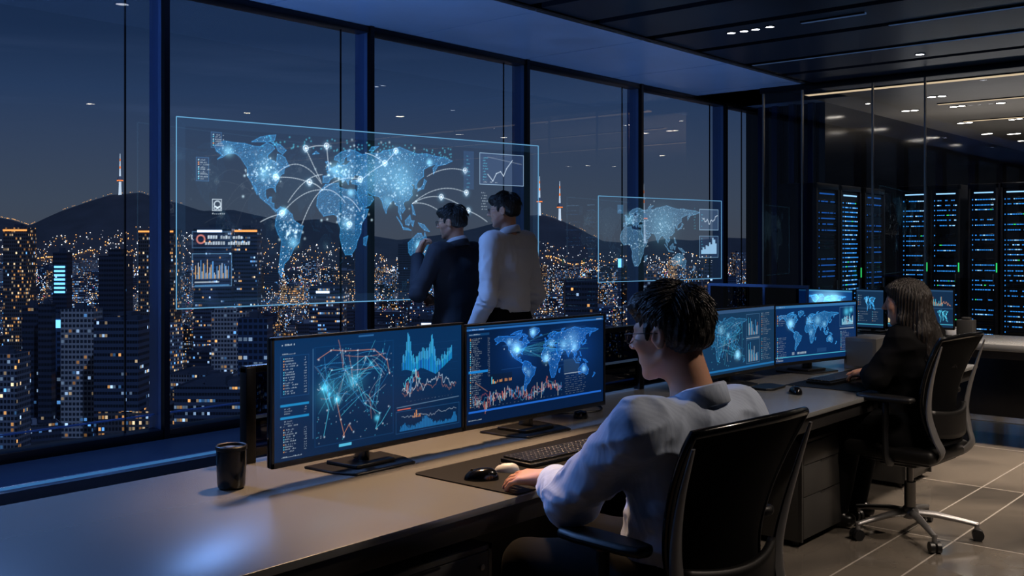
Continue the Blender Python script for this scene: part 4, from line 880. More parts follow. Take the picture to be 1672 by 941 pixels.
keyboard((2.86, 2.24, DZ+.004), math.radians(-4), 'black full-size keyboard under the man\'s hand on the desk mat')
keyboard((5.46, 2.33, DZ+.003), math.radians(-4), 'black keyboard under the woman\'s hands')
def mouse(loc, rz, lab, s=1., m_='blackgloss'):
    t = empty('computer_mouse', loc, rz, lab, 'mouse')
    vs, fs = [], []; n, k = 24, 10
    for i in range(k+1):
        a = PI/2*i/k; sc = math.cos(a)**.7 if i < k else 0
        for j in range(n):
            b_ = 2*PI*j/n; x = .031*math.cos(b_)*sc*(1+.06*math.sin(b_)); y = .056*math.sin(b_)*sc; z = .037*math.sin(a)*(1-.18*((y+.01)/.056)); vs.append((x*s, y*s, z*s))
    for i in range(k):
        for j in range(n): fs.append((i*n+j, i*n+(j+1) % n, (i+1)*n+(j+1) % n, (i+1)*n+j))
    fs.append(tuple(range(n-1, -1, -1))); b = MB(); b._add(vs, fs, True); bmesh.ops.remove_doubles(b.bm, verts=b.bm.verts, dist=1e-5); b.build('shell', M[m_], t)
    MB().cyl((-.003*s, .03*s, .0295*s), (.003*s, .03*s, .0295*s), .0055*s, n=14).build('scroll_wheel', M['cabinet'], t)
    return t
q_ = ph(786, 780, DZ+.01); mouse((q_.x, q_.y, DZ+.004), math.radians(44), 'dark wireless mouse lying on the mat left of the man\'s hand', 1.0)
mouse((4.84, 2.29, DZ), math.radians(-52), 'dark mouse with a light reflection on the bare desk beside the second mat', 1.05)
q_ = ph(828, 767, DZ+.01); mouse((q_.x, q_.y, DZ+.004), math.radians(30), 'pale grey mouse half hidden under the man\'s fingers', .75, 'white')
for (cx_, cy_, r_, lb) in [(4.45, 2.33, 0, 'flat black pad on the desk in front of the tilted monitor stand')]:
    p = ph(1253, 634, DZ); o = MB().prism([(-.11, -.05), (-.07, -.075), (.09, -.06), (.11, .04), (.06, .07), (-.09, .055)], 0, .012).build('dock', M['black'], bevel=.003); o.location = (p.x, p.y, DZ); tag(o, lb, 'dock')
# cables
p0 = ph(952, 676, DZ)
pts = [p0+Vector((-.1, .1, .01)), p0+Vector((0, .02, .006)), p0+Vector((.1, -.02, .006)), p0+Vector((.2, .06, .006)), p0+Vector((.12, .12, .006)), p0+Vector((-.02, .16, .006)), p0+Vector((.3, .3, .006))]
def smooth(pts, n=8):
    pts = [Vector(p) for p in pts]; out = []; P = [pts[0]]+pts+[pts[-1]]
    for i in range(1, len(P)-2):
        for k in range(n):
            t_ = k/n; a, b_, c, d = P[i-1], P[i], P[i+1], P[i+2]
            out.append(.5*((2*b_)+(c-a)*t_+(2*a-5*b_+4*c-d)*t_*t_+(3*b_-a-3*c+d)*t_**3))
    return out+[pts[-1]]
for q_ in pts: q_.z = DZ+.0045
tag(MB().tube(smooth(pts), .004, 8).build('cable', M['black']), 'black cable curling on the desk right of the second big monitor', 'cable')
o = tag(MB().lathe((0, 0, 0), [(.03, 0), (.032, .01), (.028, .026), (.012, .032), (0, .033)], 24).build('webcam_puck', M['blackgloss'])); p = ph(948, 683, DZ); o.location = (p.x, p.y, DZ); tag(o, 'small black round puck on the desk at the foot of the second big monitor', 'puck')
# grey panel box behind the far monitor
p = ph(1432, 606, DZ); t = empty('storage_box', (p.x+.15, p.y+.1, DZ), 0, 'grey brushed metal box standing on the desk right of the woman\'s monitor', 'box')
MB().bx(-.16, .16, -.1, .1, 0, .19, .006).build('body', M['darkchrome'], t); MB().bx(-.163, -.158, -.08, .08, .02, .17).build('side_plate', M['darkchrome'], t)
# ---------------------------------------------------------------- glowing glass map screens
def panel_uv(TLx, TLz, zL, TRx, TRz, zR, W, Hh):
    """returns f(px,py)-> dot position on a vertical screen between two depths"""
    a_, c_ = pz(TLx, zL, 400), pz(TRx, zR, 400); d = (c_-a_).to_2d(); wl = d.length
    def f(px, py):
        u = ray(px); dirx, diry = CA+u*SA, SA-u*CA     # a + s d = z dir
        det = dirx*(-d.y)-diry*(-d.x); z = (a_.x*(-d.y)-a_.y*(-d.x))/det; s = (dirx*a_.y-diry*a_.x)/det
        zz = H-(py-HY)/FPX*z; return s*W, (TLz-zz)/(TLz-TRz)*Hh
    return f, a_, c_, wl
def holo(a_, c_, zt, zb, cv, lab, st):
    mid = (a_+c_)/2; w = (c_-a_).to_2d().length; h = zt-zb; t = empty('glass_map_screen', (mid.x, mid.y, (zt+zb)/2), math.atan2((c_-a_).y, (c_-a_).x), lab, 'display')
    screen_mesh(cv, w, h, 'display_pane', t, st, True)
    r = .0034; b = MB()
    for p, q in (((-w/2, h/2), (w/2, h/2)), ((w/2, h/2), (w/2, -h/2)), ((w/2, -h/2), (-w/2, -h/2)), ((-w/2, -h/2), (-w/2, h/2))): b.tube([(p[0], 0, p[1]), (q[0], 0, q[1])], r, 8)
    b.build('glowing_edge', emat('glowing screen edge', (112, 180, 228), .8, False), t); return t
W1, H1 = 700, 284
f1, a1, c1, wl1 = panel_uv(288, 2.27, 6.38, 879, 1.07, 8.28, W1, H1)
cv = Canvas(W1, H1); r = cv.r; cv.a += np.array([.002, .005, .009], np.float32)
for e_ in range(14): cv.frame(e_, e_, W1-e_, H1-e_, (70, 120, 170), .05)
xa, y75 = f1(352, 222); xb, _ = f1(738, 250); _, ym = f1(470, 452)
xa = f1(350, 250)[0]
cv.world(xa, xb, y75, ym, (58, 150, 215), .26, .5, .55, [(-100, 42, 9, .3), (-150, 62, 7, .6), (-95, 50, 16, .18), (-80, 42, 5, .7), (5, 50, 8, .5), (15, 48, 16, .35), (60, 45, 30, .22), (105, 35, 22, .25), (80, 20, 8, .3), (-66, 8, 5, 1), (-50, -22, 7, .6), (20, -3, 8, .4), (26, 28, 5, .8), (133, -25, 7, 1.1), (100, 50, 30, .22), (150, 63, 5, .9)], (1,), 13)
for k in range(330):
    lo, la, sd = [(-100, 45, 15), (15, 48, 12), (100, 35, 18), (-55, -12, 9), (20, 5, 14), (60, 55, 30)][int(r.integers(0, 6))]; cv.glow(*cv.f(lo+r.normal()*sd, la+r.normal()*sd*.45), r.uniform(.8, 1.7), (205, 238, 255), r.uniform(.3, .9))
for k in range(100): cv.glow(*cv.f(r.uniform(-110, 190), r.uniform(68, 80)), 1.2, CY, .5)
pins = [(499, 243), (533, 239), (646, 247), (628, 267), (450, 290), (505, 298), (588, 293), (759, 279), (720, 322), (761, 315), (764, 344), (745, 375), (460, 349), (570, 367)]
Wt = (215, 232, 245)
for a_, b_, l_ in [((450, 290), (505, 298), 4), ((505, 298), (526, 310), 3), ((450, 285), (525, 300), 26), ((499, 243), (524, 297), 0), ((533, 239), (537, 280), 0), ((499, 243), (533, 239), 3), ((462, 346), (526, 310), 11), ((492, 368), (526, 310), 10),
     ((628, 267), (646, 247), 0), ((590, 293), (628, 267), 2), ((597, 250), (628, 267), 3), ((697, 288), (759, 279), 9), ((673, 332), (761, 315), 18), ((673, 332), (720, 322), 6), ((720, 322), (764, 344), 4), ((673, 332), (745, 375), 17), ((425, 362), (460, 349), 2),
     ((526, 310), (588, 293), 10), ((526, 310), (563, 330), 8), ((764, 344), (795, 362), 2), ((470, 330), (526, 285), 12), ((560, 320), (588, 345), 6)]:
    p, q = f1(*a_), f1(*b_); cv.arc(p, q, l_*.9, Wt, 1.0, .5)
for px, py in pins:
    x, y = f1(px, py); cv.glow(x, y, 6, (140, 205, 245), .35); cv.ring(x, y-1, 4.2, (225, 240, 250), 1.2, .9); cv.glow(x, y-1, 1.7, (255, 255, 255), 1.3); cv.line(x-1.5, y+5, x+1.5, y+5, Wt, 1, .7)
def fbox(px0, py0, px1, py1): a, b_ = f1(px0, py0), f1(px1, py1); return a[0], a[1], b_[0], b_[1]
for bx_, nrow in ((( 345, 216, 363, 243), 6), ((321, 257, 342, 297), 9)):
    x0, y0, x1, y1 = fbox(*bx_); cv.rect(x0, y0, x1, y1, (40, 60, 90), .35); cv.frame(x0, y0, x1, y1, (60, 110, 160), .5); cv.rows(x0+3, y0+3, nrow, (y1-y0-4)/nrow, WH, 4, 9, .7)
x0, y0, x1, y1 = fbox(347, 326, 363, 345); cv.frame(x0, y0, x1, y1, Wt, .7); cv.ring((x0+x1)/2, (y0+y1)/2-2, 5, Wt, 1.4, .9); cv.ring((x0+x1)/2-3, y1-5, 2.4, Wt, 1.2, .8); cv.ring((x0+x1)/2+3, y1-5, 2.4, Wt, 1.2, .8); cv.text(x0, y1+3, 7, Wt, .6)
x0, y0, x1, y1 = fbox(315, 378, 378, 405); cv.rect(x0, y0, x1, y1, (25, 35, 55), .5); cv.frame(x0, y0, x1, y1, (90, 130, 170), .5); cv.ring(x0+12, y0+11, 6, (235, 140, 120), 2, .8); cv.text(x0+24, y0+6, 14, Wt, .9, 3, 1, 5); cv.text(x0+20, y0+15, 18, Wt, .8, 3, 1, 5)
x0, y0, x1, y1 = fbox(315, 414, 379, 468); cv.rect(x0, y0, x1, y1, (30, 45, 70), .4); cv.frame(x0, y0, x1, y1, (100, 150, 195), .7)
hs = [r.uniform(6, 30) for k in range(26)]; cv.bars(x0+5, x1-4, y1-12, hs, [(235, 190, 130), (90, 160, 230), (210, 225, 240)], .85, 2); cv.rect(x0+4, y1-8, x1-20, y1-6, Wt, .5); cv.rect(x0+4, y1-3, x1-4, y1-1, (90, 160, 220), .5)
x0, y0, x1, y1 = fbox(783, 250, 855, 305); cv.rect(x0, y0, x1, y1, (60, 80, 115), .45); cv.frame(x0, y0, x1, y1, (160, 195, 225), .8, 1)
cv.rows(x0+4, y0+8, 9, 5, CY, 3, 7, .7, False); P = [(x0+18, y1-20), (x0+30, y1-8), (x0+38, y1-22), (x0+48, y1-26), (x0+55, y1-18), (x0+62, y1-32), (x0+76, y1-48)]; cv.path(P, Wt, 1.3, .7); cv.text(x0+6, y1-6, 12, Wt, .6); cv.line(x0+18, y0+6, x1-6, y0+16, Wt, .7, .3)
x0, y0, x1, y1 = fbox(757, 247, 774, 310); cv.rect(x0, y0, x1, y1, (50, 90, 140), .25); cv.rows(x0+3, y0+8, 9, 7, CY, 2, 5, .5, False)
x0, y0, x1, y1 = fbox(783, 314, 798, 345); cv.rows(x0, y0, 7, 5, WH, 4, 9, .6, False)
holo(a1, c1, 2.27, 1.07, cv, 'large glowing glass screen with a blue world map in front of the windows', 1.)
W2, H2 = 330, 166
f2, a2, c2, wl2 = panel_uv(977, 1.94, 9.83, 1178, 1.11, 11.0, W2, H2)
cv = Canvas(W2, H2); r = cv.r; cv.a += np.array([.004, .009, .015], np.float32)
def f2y(px, py): return f2(px, py)
xa = f2(905, 340)[0]; xb = f2(1142, 340)[0]; y75 = f2(1070, 337)[1]; ym = f2(1070, 452)[1]
cv.world(xa, xb, y75, ym, (95, 150, 190), .26, .4, .5, [(5, 50, 10, .3), (90, 40, 30, .15), (133, -25, 6, .3)], (0, 1, 2, 3, 4))
for k in range(90): lo, la, sd = [(15, 48, 12), (100, 35, 18), (20, 5, 14), (60, 55, 30)][int(r.integers(0, 4))]; cv.glow(*cv.f(lo+r.normal()*sd, la+r.normal()*sd*.45), 1, (205, 238, 255), r.uniform(.3, .7))
def fb2(px0, py0, px1, py1): a, b_ = f2(px0, py0), f2(px1, py1); return a[0], a[1], b_[0], b_[1]
x0, y0, x1, y1 = fb2(1142, 342, 1173, 377); cv.rect(x0, y0, x1, y1, (70, 95, 125), .5); cv.frame(x0, y0, x1, y1, (150, 190, 220), .8); cv.noisy(x0+8, x1-3, (y0+y1)/2, 6, Wt, 20, 1, .7, -.4); cv.rows(x0+2, y0+5, 6, 6, CY, 1, 3, .7, False)
x0, y0, x1, y1 = fb2(1142, 386, 1173, 421); cv.rect(x0, y0, x1, y1, (45, 65, 95), .5); cv.frame(x0, y0, x1, y1, (120, 165, 200), .7); cv.bars(x0+5, x1-5, y1-8, [8, 14, 10, 18, 16, 24, 20, 34, 30, 22], (150, 195, 230), .9, 1); cv.rows(x0+2, y0+5, 6, 6, CY, 1, 3, .7, False)
x0, y0, x1, y1 = fb2(1131, 340, 1139, 380); cv.rows(x0, y0, 8, 6, CY, 2, 4, .4, False); x0, y0, x1, y1 = fb2(1009, 335, 1018, 350); cv.rect(x0, y0, x1, y1, (60, 110, 150), .5)
holo(a2, c2, 1.94, 1.11, cv, 'smaller glowing glass screen with a pale map near the end of the windows', 1.)
# ---------------------------------------------------------------- far desk and its monitors
FX, FZ = 7.85, .75
t = empty('side_desk', (8.3, 2.4, 0), 0, 'grey desk at the far end of the room with four small monitors on it', 'desk')
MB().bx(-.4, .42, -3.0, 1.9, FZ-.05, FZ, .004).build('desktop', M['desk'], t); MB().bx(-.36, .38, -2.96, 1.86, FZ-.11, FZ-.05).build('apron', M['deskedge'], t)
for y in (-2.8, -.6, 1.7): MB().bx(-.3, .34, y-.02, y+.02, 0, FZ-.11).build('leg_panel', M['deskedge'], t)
MB().bx(.3, .32, -2.9, 1.8, .12, FZ-.11).build('modesty_panel', mat('smoked panel', (24, 30, 40), .15, .3), t)
far = [(1302, 1394, 0, 'small monitor with a bright blue map, leftmost on the far desk'), (1396, 1445, 1, 'small monitor with tiny map and text, second on the far desk'), (1447, 1500, 2, 'small monitor mostly hidden behind the woman\'s face'), (1504, 1559, 3, 'small monitor with an orange chart, just right of the woman')]
for k, (xa_, xb_, kd, lb) in enumerate(far):
    a_, b_ = pX(xa_, 472, 8.2), pX(xb_, 472, 8.2); zb_ = H-(538-400)/FPX*((a_.x*CA+a_.y*SA)+(b_.x*CA+b_.y*SA))/2
    monitor(a_.x, a_.y-.004, b_.x, b_.y+.004, max(zb_, FZ+.03), (a_.z+b_.z)/2, dash_small(30+k, kd), lb, FZ, True, None, .75 if kd else .9)
t = empty('desk_divider', (8.2, 4.15, 0), 0, 'dark glass divider left of the far monitors', 'desk divider')
for y in (-.38, 0.02, .56): MB().bx(-.012, .012, y-.012, y+.012, 0, 1.12, .002).build('post', M['mullside'], t)
for y0, y1 in ((-.37, .01), (.03, .55)): MB().bx(-.005, .005, y0, y1, .1, 1.11).build('glass_pane', M['divglass'], t)
MB().bx(-.014, .014, -.39, .57, 1.1, 1.125).build('top_rail', M['mullside'], t)
p = ph(1578, 545, FZ+.05); o = MB().bx(-.05, .05, -.06, .06, 0, .14, .006).bx(-.03, .03, -.03, .03, .14, .16, .004).build('desk_phone', M['cabinet']); o.location = (8.3, pX(1578, 545, 8.3).y, FZ); tag(o, 'small dark box on the far desk right of the monitors', 'box')
o = MB().bx(-.1, .1, -.13, .13, 0, .07, .006).build('paper_stack', M['white']); o.location = (8.35, pX(1540, 545, 8.35).y, FZ); tag(o, 'low white stack beneath the rightmost small monitor', 'papers')
# ================================================================ SMOOTH BODIES (distance fields meshed as one surface)
def surf_nets(D, lo, h):
    nx, ny, nz = D.shape; neg = D < 0
    c = np.zeros((nx-1, ny-1, nz-1), np.int8)
    for dx in (0, 1):
        for dy in (0, 1):
            for dz in (0, 1): c += neg[dx:nx-1+dx, dy:ny-1+dy, dz:nz-1+dz]
    I, J, K = np.nonzero((c > 0) & (c < 8)); n = len(I); idx = np.full(c.shape, -1, np.int64); idx[I, J, K] = np.arange(n)
    P = np.zeros((n, 3)); W = np.zeros(n); cor = [(a, b, d) for a in (0, 1) for b in (0, 1) for d in (0, 1)]
    V = {q: D[I+q[0], J+q[1], K+q[2]].astype(float) for q in cor}
    for q in cor:
        for ax in range(3):
            if q[ax] == 0:
                r = list(q); r[ax] = 1; r = tuple(r); a, b = V[q], V[r]; m = (a < 0) != (b < 0); t = np.where(m, a/np.where(m, a-b, 1), 0)
                pt = np.array(q, float)[None]+np.zeros((n, 3)); pt[:, ax] += t; P[m] += pt[m]; W[m] += 1
    P = P/W[:, None]+np.stack([I, J, K], 1); F = []
    for ax in range(3):
        u, v = [(1, 2), (2, 0), (0, 1)][ax]
        s0 = [slice(None)]*3; s1 = [slice(None)]*3; s0[ax] = slice(0, -1); s1[ax] = slice(1, None)
        a, b = neg[tuple(s0)], neg[tuple(s1)]; E = np.stack(np.nonzero(a != b), 1)
        ok = (E[:, u] > 0) & (E[:, v] > 0) & (E[:, u] < D.shape[u]-1) & (E[:, v] < D.shape[v]-1); E = E[ok]
        def g(du, dv): q = E.copy(); q[:, u] -= du; q[:, v] -= dv; return idx[q[:, 0], q[:, 1], q[:, 2]]
        q = np.stack([g(1, 1), g(0, 1), g(0, 0), g(1, 0)], 1); fl = a[E[:, 0], E[:, 1], E[:, 2]]; q[~fl] = q[~fl][:, ::-1]; F.append(q)
    return lo+P*h, np.concatenate(F)
def mesh_field(f, lo, hi, h, B=6):
    lo = np.array(lo, float)-h*2; hi = np.array(hi, float)+h*2; nb = np.ceil((hi-lo)/(h*B)).astype(int); N = nb*B+1
    cc = np.stack(np.meshgrid(*[lo[i]+(np.arange(nb[i])+.5)*B*h for i in range(3)], indexing='ij'), -1).reshape(-1, 3)
    d = f(cc); rad = B*h*.87*1.5+.012; D = np.full(tuple(N), 1., np.float32); dd = d.reshape(tuple(nb))
    D[:nb[0]*B, :nb[1]*B, :nb[2]*B] = np.repeat(np.repeat(np.repeat(np.where(dd < 0, -1., 1.), B, 0), B, 1), B, 2)
    act = np.nonzero(np.abs(d) < rad)[0]; ax = np.arange(B+1)*h; off = np.stack(np.meshgrid(ax, ax, ax, indexing='ij'), -1).reshape(-1, 3)
    bi = np.stack(np.unravel_index(act, tuple(nb)), 1)
    for s in range(0, len(act), 1200):
        b_ = bi[s:s+1200]; pts = (lo+b_*B*h)[:, None]+off[None]; v = f(pts.reshape(-1, 3)).reshape(len(b_), B+1, B+1, B+1)
        for q, vv in zip(b_, v): D[q[0]*B:q[0]*B+B+1, q[1]*B:q[1]*B+B+1, q[2]*B:q[2]*B+B+1] = vv
    return surf_nets(D, lo, h)
def V3(*a): return np.array(a, float)
class Field:
    """list of shapes blended smoothly"""
    def __init__(s): s.L = []
    def seg(s, a, b, ra, rb=None, k=.02, op='u', fl=None): s.L.append(('seg', np.array(a, float), np.array(b, float), ra, ra if rb is None else rb, k, op, fl)); return s
    def ell(s, c, r, k=.02, op='u', R=None): s.L.append(('ell', np.array(c, float), np.array(r, float), R, None, k, op, None)); return s
    def chain(s, pts, rs, k=.02, fl=None):
        for i in range(len(pts)-1): s.seg(pts[i], pts[i+1], rs[i], rs[i+1], k, 'u', fl)
        return s
    def cut(s, p, n, k=.004):   # remove what lies beyond the plane
        n = np.array(n, float); s.L.append(('cut', np.array(p, float), n/np.linalg.norm(n), None, None, k, 'c', None)); return s
    def fn(s, g): s.L.append(('fn', g, None, None, None, 0, 'f', None)); return s
    def __call__(s, p):
        d = np.full(len(p), 9.)
        for kd, a, b, ra, rb, k, op, fl in s.L:
            if kd == 'seg':
                ab = b-a; L2 = ab@ab+1e-12; t = np.clip((p-a)@ab/L2, 0, 1); q = p-a-t[:, None]*ab; r = ra+(rb-ra)*t
                if fl is None: e = np.sqrt((q*q).sum(1))-r
                else:       # fl=(axis, scale): squashed along an axis
                    ax, sc = np.array(fl[0], float), fl[1]; c = q@ax; e = np.sqrt(np.maximum((q*q).sum(1)-c*c, 0)+(c/sc)**2); e = (e-r)*np.where(e > 1e-6, np.minimum(1, (np.sqrt((q*q).sum(1))+1e-6)/(e+1e-6)), 1)
            elif kd == 'ell':
                q = p-a
                if ra is not None: q = q@ra
                k0 = np.sqrt(((q/b)**2).sum(1)); k1 = np.sqrt(((q/(b*b))**2).sum(1))+1e-9; e = k0*(k0-1)/k1
            elif kd == 'cut': e = (p-a)@b; h_ = np.clip(.5+.5*(e-d)/k, 0, 1); d = d+(e-d)*h_+k*h_*(1-h_); continue
            else: d = a(p, d); continue
            if op == 'u': h_ = np.clip(.5+.5*(d-e)/k, 0, 1); d = d+(e-d)*h_-k*h_*(1-h_)
            else: e = -e; h_ = np.clip(.5+.5*(e-d)/k, 0, 1); d = d+(e-d)*h_+k*h_*(1-h_)
        return d
    def build(s, name, m, lo, hi, h, parent=None, smooth=2):
        P, F = mesh_field(s, lo, hi, h); me = bpy.data.meshes.new(name); me.from_pydata(P.tolist(), [], F.tolist()); me.polygons.foreach_set('use_smooth', [True]*len(F)); me.materials.append(m)
        o = bpy.data.objects.new(name, me); COL.objects.link(o)
        if smooth:
            q = o.modifiers.new('s', 'SMOOTH'); q.factor = .5; q.iterations = smooth
        if parent: o.parent = parent
        return o
def frame_of(fwd, up=(0, 0, 1)):      # columns: right, forward, up
    f = Vector(fwd).normalized(); r = f.cross(Vector(up)).normalized(); u = r.cross(f); return np.array([[r.x, f.x, u.x], [r.y, f.y, u.y], [r.z, f.z, u.z]])
def add_head(F, c, R, s=1., male=True, lips=True):
    T = lambda x, y, z: c+R@(np.array([x, y, z])*s)
    e = lambda p, r, k=.02, op='u': F.ell(T(*p), np.array(r)*s, k*s, op, R)
    e((0, -.018, .035), (.076, .094, .083)); e((0, .03, -.018), (.064, .060, .084), .03); e((0, .03, -.066), (.052, .05, .042), .02)
    e((0, .066, -.098), (.021, .017, .016), .02)
    for sx in (-1, 1):
        F.seg(T(sx*.057, -.008, -.05), T(sx*.02, .06, -.1), .013*s, .011*s, .02*s)
        e((sx*.044, .060, -.014), (.022, .02, .02), .02); F.seg(T(sx*.014, .083, .027), T(sx*.045, .07, .026), .009*s, .008*s, .012*s)
        e((sx*.032, .100, .006), (.017, .016, .012), .012, 's'); e((sx*.032, .077, .006), (.0135, .0125, .0125), .003)
        e((sx*.079, -.010, .0), (.0075, .019, .033), .006); e((sx*.087, -.006, .004), (.007, .010, .019), .004, 's'); e((sx*.077, .008, -.004), (.006, .006, .008), .004)
    F.seg(T(0, .086, .02), T(0, .110, -.022), .0075*s, .0115*s, .012*s)
    for sx in (-1, 1): e((sx*.011, .099, -.027), (.0085, .009, .007), .006)
    e((0, .082, -.061), (.023, .010, .006), .006); e((0, .081, -.071), (.02, .010, .0065), .004)
    e((0, .079, -.085), (.016, .01, .008), .01, 's')
def hair_short(c, R, s, m, parent, seed, n, res, sweep=1., vol=1.):
    F = Field(); T = lambda x, y, z: c+R@(np.array([x, y, z])*s)
    e = lambda p, r, k=.02, op='u': F.ell(T(*p), np.array(r)*s, k*s, op, R)
    e((0, -.024, .040), (.083, .101, .084)); e((0, .012, .076*vol), (.074, .088, .043), .03); e((0, -.06, -.008), (.07, .058, .05), .03)
    e((0, .058, .084*vol), (.066, .042, .032), .02)
    e((0, .130, -.038), (.105, .090, .096), .010, 's')
    for sx in (-1, 1):
        e((sx*.094, -.004, -.016), (.036, .031, .040), .008, 's'); e((sx*.073, .028, .012), (.008, .007, .022), .008)
        e((sx*.09, .03, -.06), (.05, .05, .045), .01, 's')
    F.cut(T(0, -.02, -.058), R@np.array([0, -.25, -1.]), .012*s)
    def strands(p, d):
        q = (p-c)@R/s; a = np.arctan2(q[:, 0], q[:, 1]+.02); return d+(.0022*np.sin(a*34+q[:, 2]*60+2*np.sin(q[:, 1]*50))+.0018*np.sin(q[:, 0]*260+q[:, 1]*90+3*np.sin(q[:, 2]*40)))*s
    F.fn(strands); lo = c-np.array([.14, .14, .14])*s; hi = c+np.array([.14, .14, .17])*s
    o = F.build('hair', m, lo, hi, res, parent, 1)
    # tufts lying over the crown
    rr = random.Random(seed); b = MB(); Rm = Matrix([list(x) for x in R])
    for k in range(n):
        u = rr.uniform(-1, 1); v = rr.uniform(-1, 1)
        th = rr.uniform(0, 2*PI); ph_ = rr.uniform(.0, 1.45); d = Vector((math.sin(ph_)*math.sin(th), math.sin(ph_)*math.cos(th), math.cos(ph_)))
        if d.y > .3 and d.z < .45: continue
        if d.z < .25 and abs(d.x) > .75: continue
        p0 = Vector((d.x*.083, -.022+d.y*.102, .046+d.z*.090*vol)); dr = Vector((rr.uniform(-.28, .28)+d.x*.5, (.9 if d.y > -.3 and d.z > .2 else -.5)*sweep, -.25-.6*(1-max(0, d.z)))).normalized(); dr = (dr-d*dr.dot(d)).normalized()
        L = rr.uniform(.025, .055); pts = []
        for t in (0, .35, .7, 1.): q = p0+dr*L*t+d*(.0015+.006*math.sin(t*2.2)*rr.uniform(.2, 1)); pts.append(Vector(c)+Rm @ (q*s))
        b.tube(pts, [.0012*s, .0021*s, .0017*s, .0003*s], 4)
    if n: b.build('hair_tufts', m, o)
    return o
def hand_field(F, wr, fw, up, side, s=1., curl=(25, 30, 25), spread=5, k=.006, thumb=35):
    """side=+1: the thumb lies toward +right of the pointing hand"""
    fw = np.array(fw, float); fw /= np.linalg.norm(fw); R = frame_of(fw, up)
    r, f, u = R[:, 0]*side, R[:, 1], R[:, 2]; W = np.array(wr, float); tips = []
    offs = [.030, .0105, -.010, -.029]; lens = [.072, .080, .074, .058]; mcl = [.092, .094, .088, .080]
    F.seg(W-f*.02*s, W+f*.02*s, .025*s, .024*s, .02, 'u', (u, .72))
    for i in range(4):
        mc = W+(f*mcl[i]+r*offs[i])*s; F.seg(W+(f*.02+r*offs[i]*.5)*s, mc, .0165*s, .0115*s, .014)
        a = 0.; p = mc; sp = math.radians((offs[i]*33)*spread); d0 = f*math.cos(sp)+r*math.sin(sp)
        for j, (fr, rd, rd2) in enumerate([(.46, .0095, .0086), (.30, .0086, .0078), (.24, .0078, .0064)]):
            a += math.radians(curl[j]+(i*2)); q = p+(d0*math.cos(a)-u*math.sin(a))*lens[i]*fr*s; sc = .9 if i == 3 else 1
            F.seg(p, q, rd*s*sc, rd2*s*sc, k if j == 0 else .003); p = q
        tips.append(p)
    th = math.radians(thumb); t0 = W+(f*.03+r*.022-u*.006)*s; t1 = t0+(f*math.cos(th)+r*math.sin(th)-u*.25)*.038*s; t2 = t1+(f*math.cos(th*.5)+r*math.sin(th*.5)-u*.3)*.030*s; t3 = t2+(f*math.cos(th*.15)+r*math.sin(th*.15)-u*.35)*.024*s
    F.seg(t0, t1, .0155*s, .0125*s, .012); F.seg(t1, t2, .0115*s, .010*s, .004); F.seg(t2, t3, .010*s, .0075*s, .003)
    return tips
def vnoise(p):
    i = np.floor(p).astype(np.int64); f = p-i; f = f*f*(3-2*f); r = 0
    for dx in (0, 1):
        for dy in (0, 1):
            for dz in (0, 1):
                n = (i[:, 0]+dx)*374761393+(i[:, 1]+dy)*668265263+(i[:, 2]+dz)*2147483647; n = ((n ^ (n >> 13))*1274126177) & 0x7fffffff; n = (n ^ (n >> 16)) & 0xffff
                r = r+n/65535.*(f[:, 0] if dx else 1-f[:, 0])*(f[:, 1] if dy else 1-f[:, 1])*(f[:, 2] if dz else 1-f[:, 2])
    return r
def ridged(p, along, freq, stretch, seed):
    """creases that run along one direction"""
    a = np.array(along, float); a /= np.linalg.norm(a); c = p@a; q = (p-c[:, None]*a*(1-1/stretch))*freq+seed*17.3
    w = vnoise(q*.5+5)[:, None]*.9; return (1-np.abs(2*vnoise(q+w)-1))**3
def folds(amp, freq, dirs, seed=0):
    def g(p, d):
        w = 0
        for k, a in enumerate(dirs): w = w+(ridged(p, a, freq, 3.2, seed+k)-.3)*np.clip(vnoise(p*6+k*9+seed)*2-.5, 0, 1)
        return d-amp*w
    return g
def pleat(a, n, r, amp, freq, ax):
    """creases that gather around a joint, across the direction ax"""
    a = np.array(a, float); ax = np.array(ax, float)/np.linalg.norm(ax); o = np.cross(ax, (0.3, .2, 1.)); o /= np.linalg.norm(o)
    def g(p, d):
        q = p-a; l = np.sqrt((q*q).sum(1)); return d-amp*1.5*np.exp(-(l/r)**2)*(ridged(p, o, freq*.55, 3.5, n)-.25)
    return g
def torso(F, hip, waist, chest, neck, right, wd, k=.05, grow=0.):
    """stack of flattened chains hip > waist > chest > shoulders; wd = half widths/half depths"""
    right = np.array(right, float); right /= np.linalg.norm(right)
    for (p0, p1, i) in ((hip, waist, 0), (waist, chest, 1)):
        (w0, d0), (w1, d1) = wd[i], wd[i+1]; p0, p1 = np.array(p0, float), np.array(p1, float)
        r0, r1 = d0+grow, d1+grow; o0, o1 = max(.001, w0-d0), max(.001, w1-d1)
        for s_ in (-1, -.33, .33, 1): F.seg(p0+right*o0*s_, p1+right*o1*s_, r0, r1, k)
def arm(F, sh, el, wr, r, k=.03, grow=0.): F.seg(sh, el, r[0]+grow, r[1]+grow, k); F.seg(el, wr, r[1]+grow, r[2]+grow, .02)
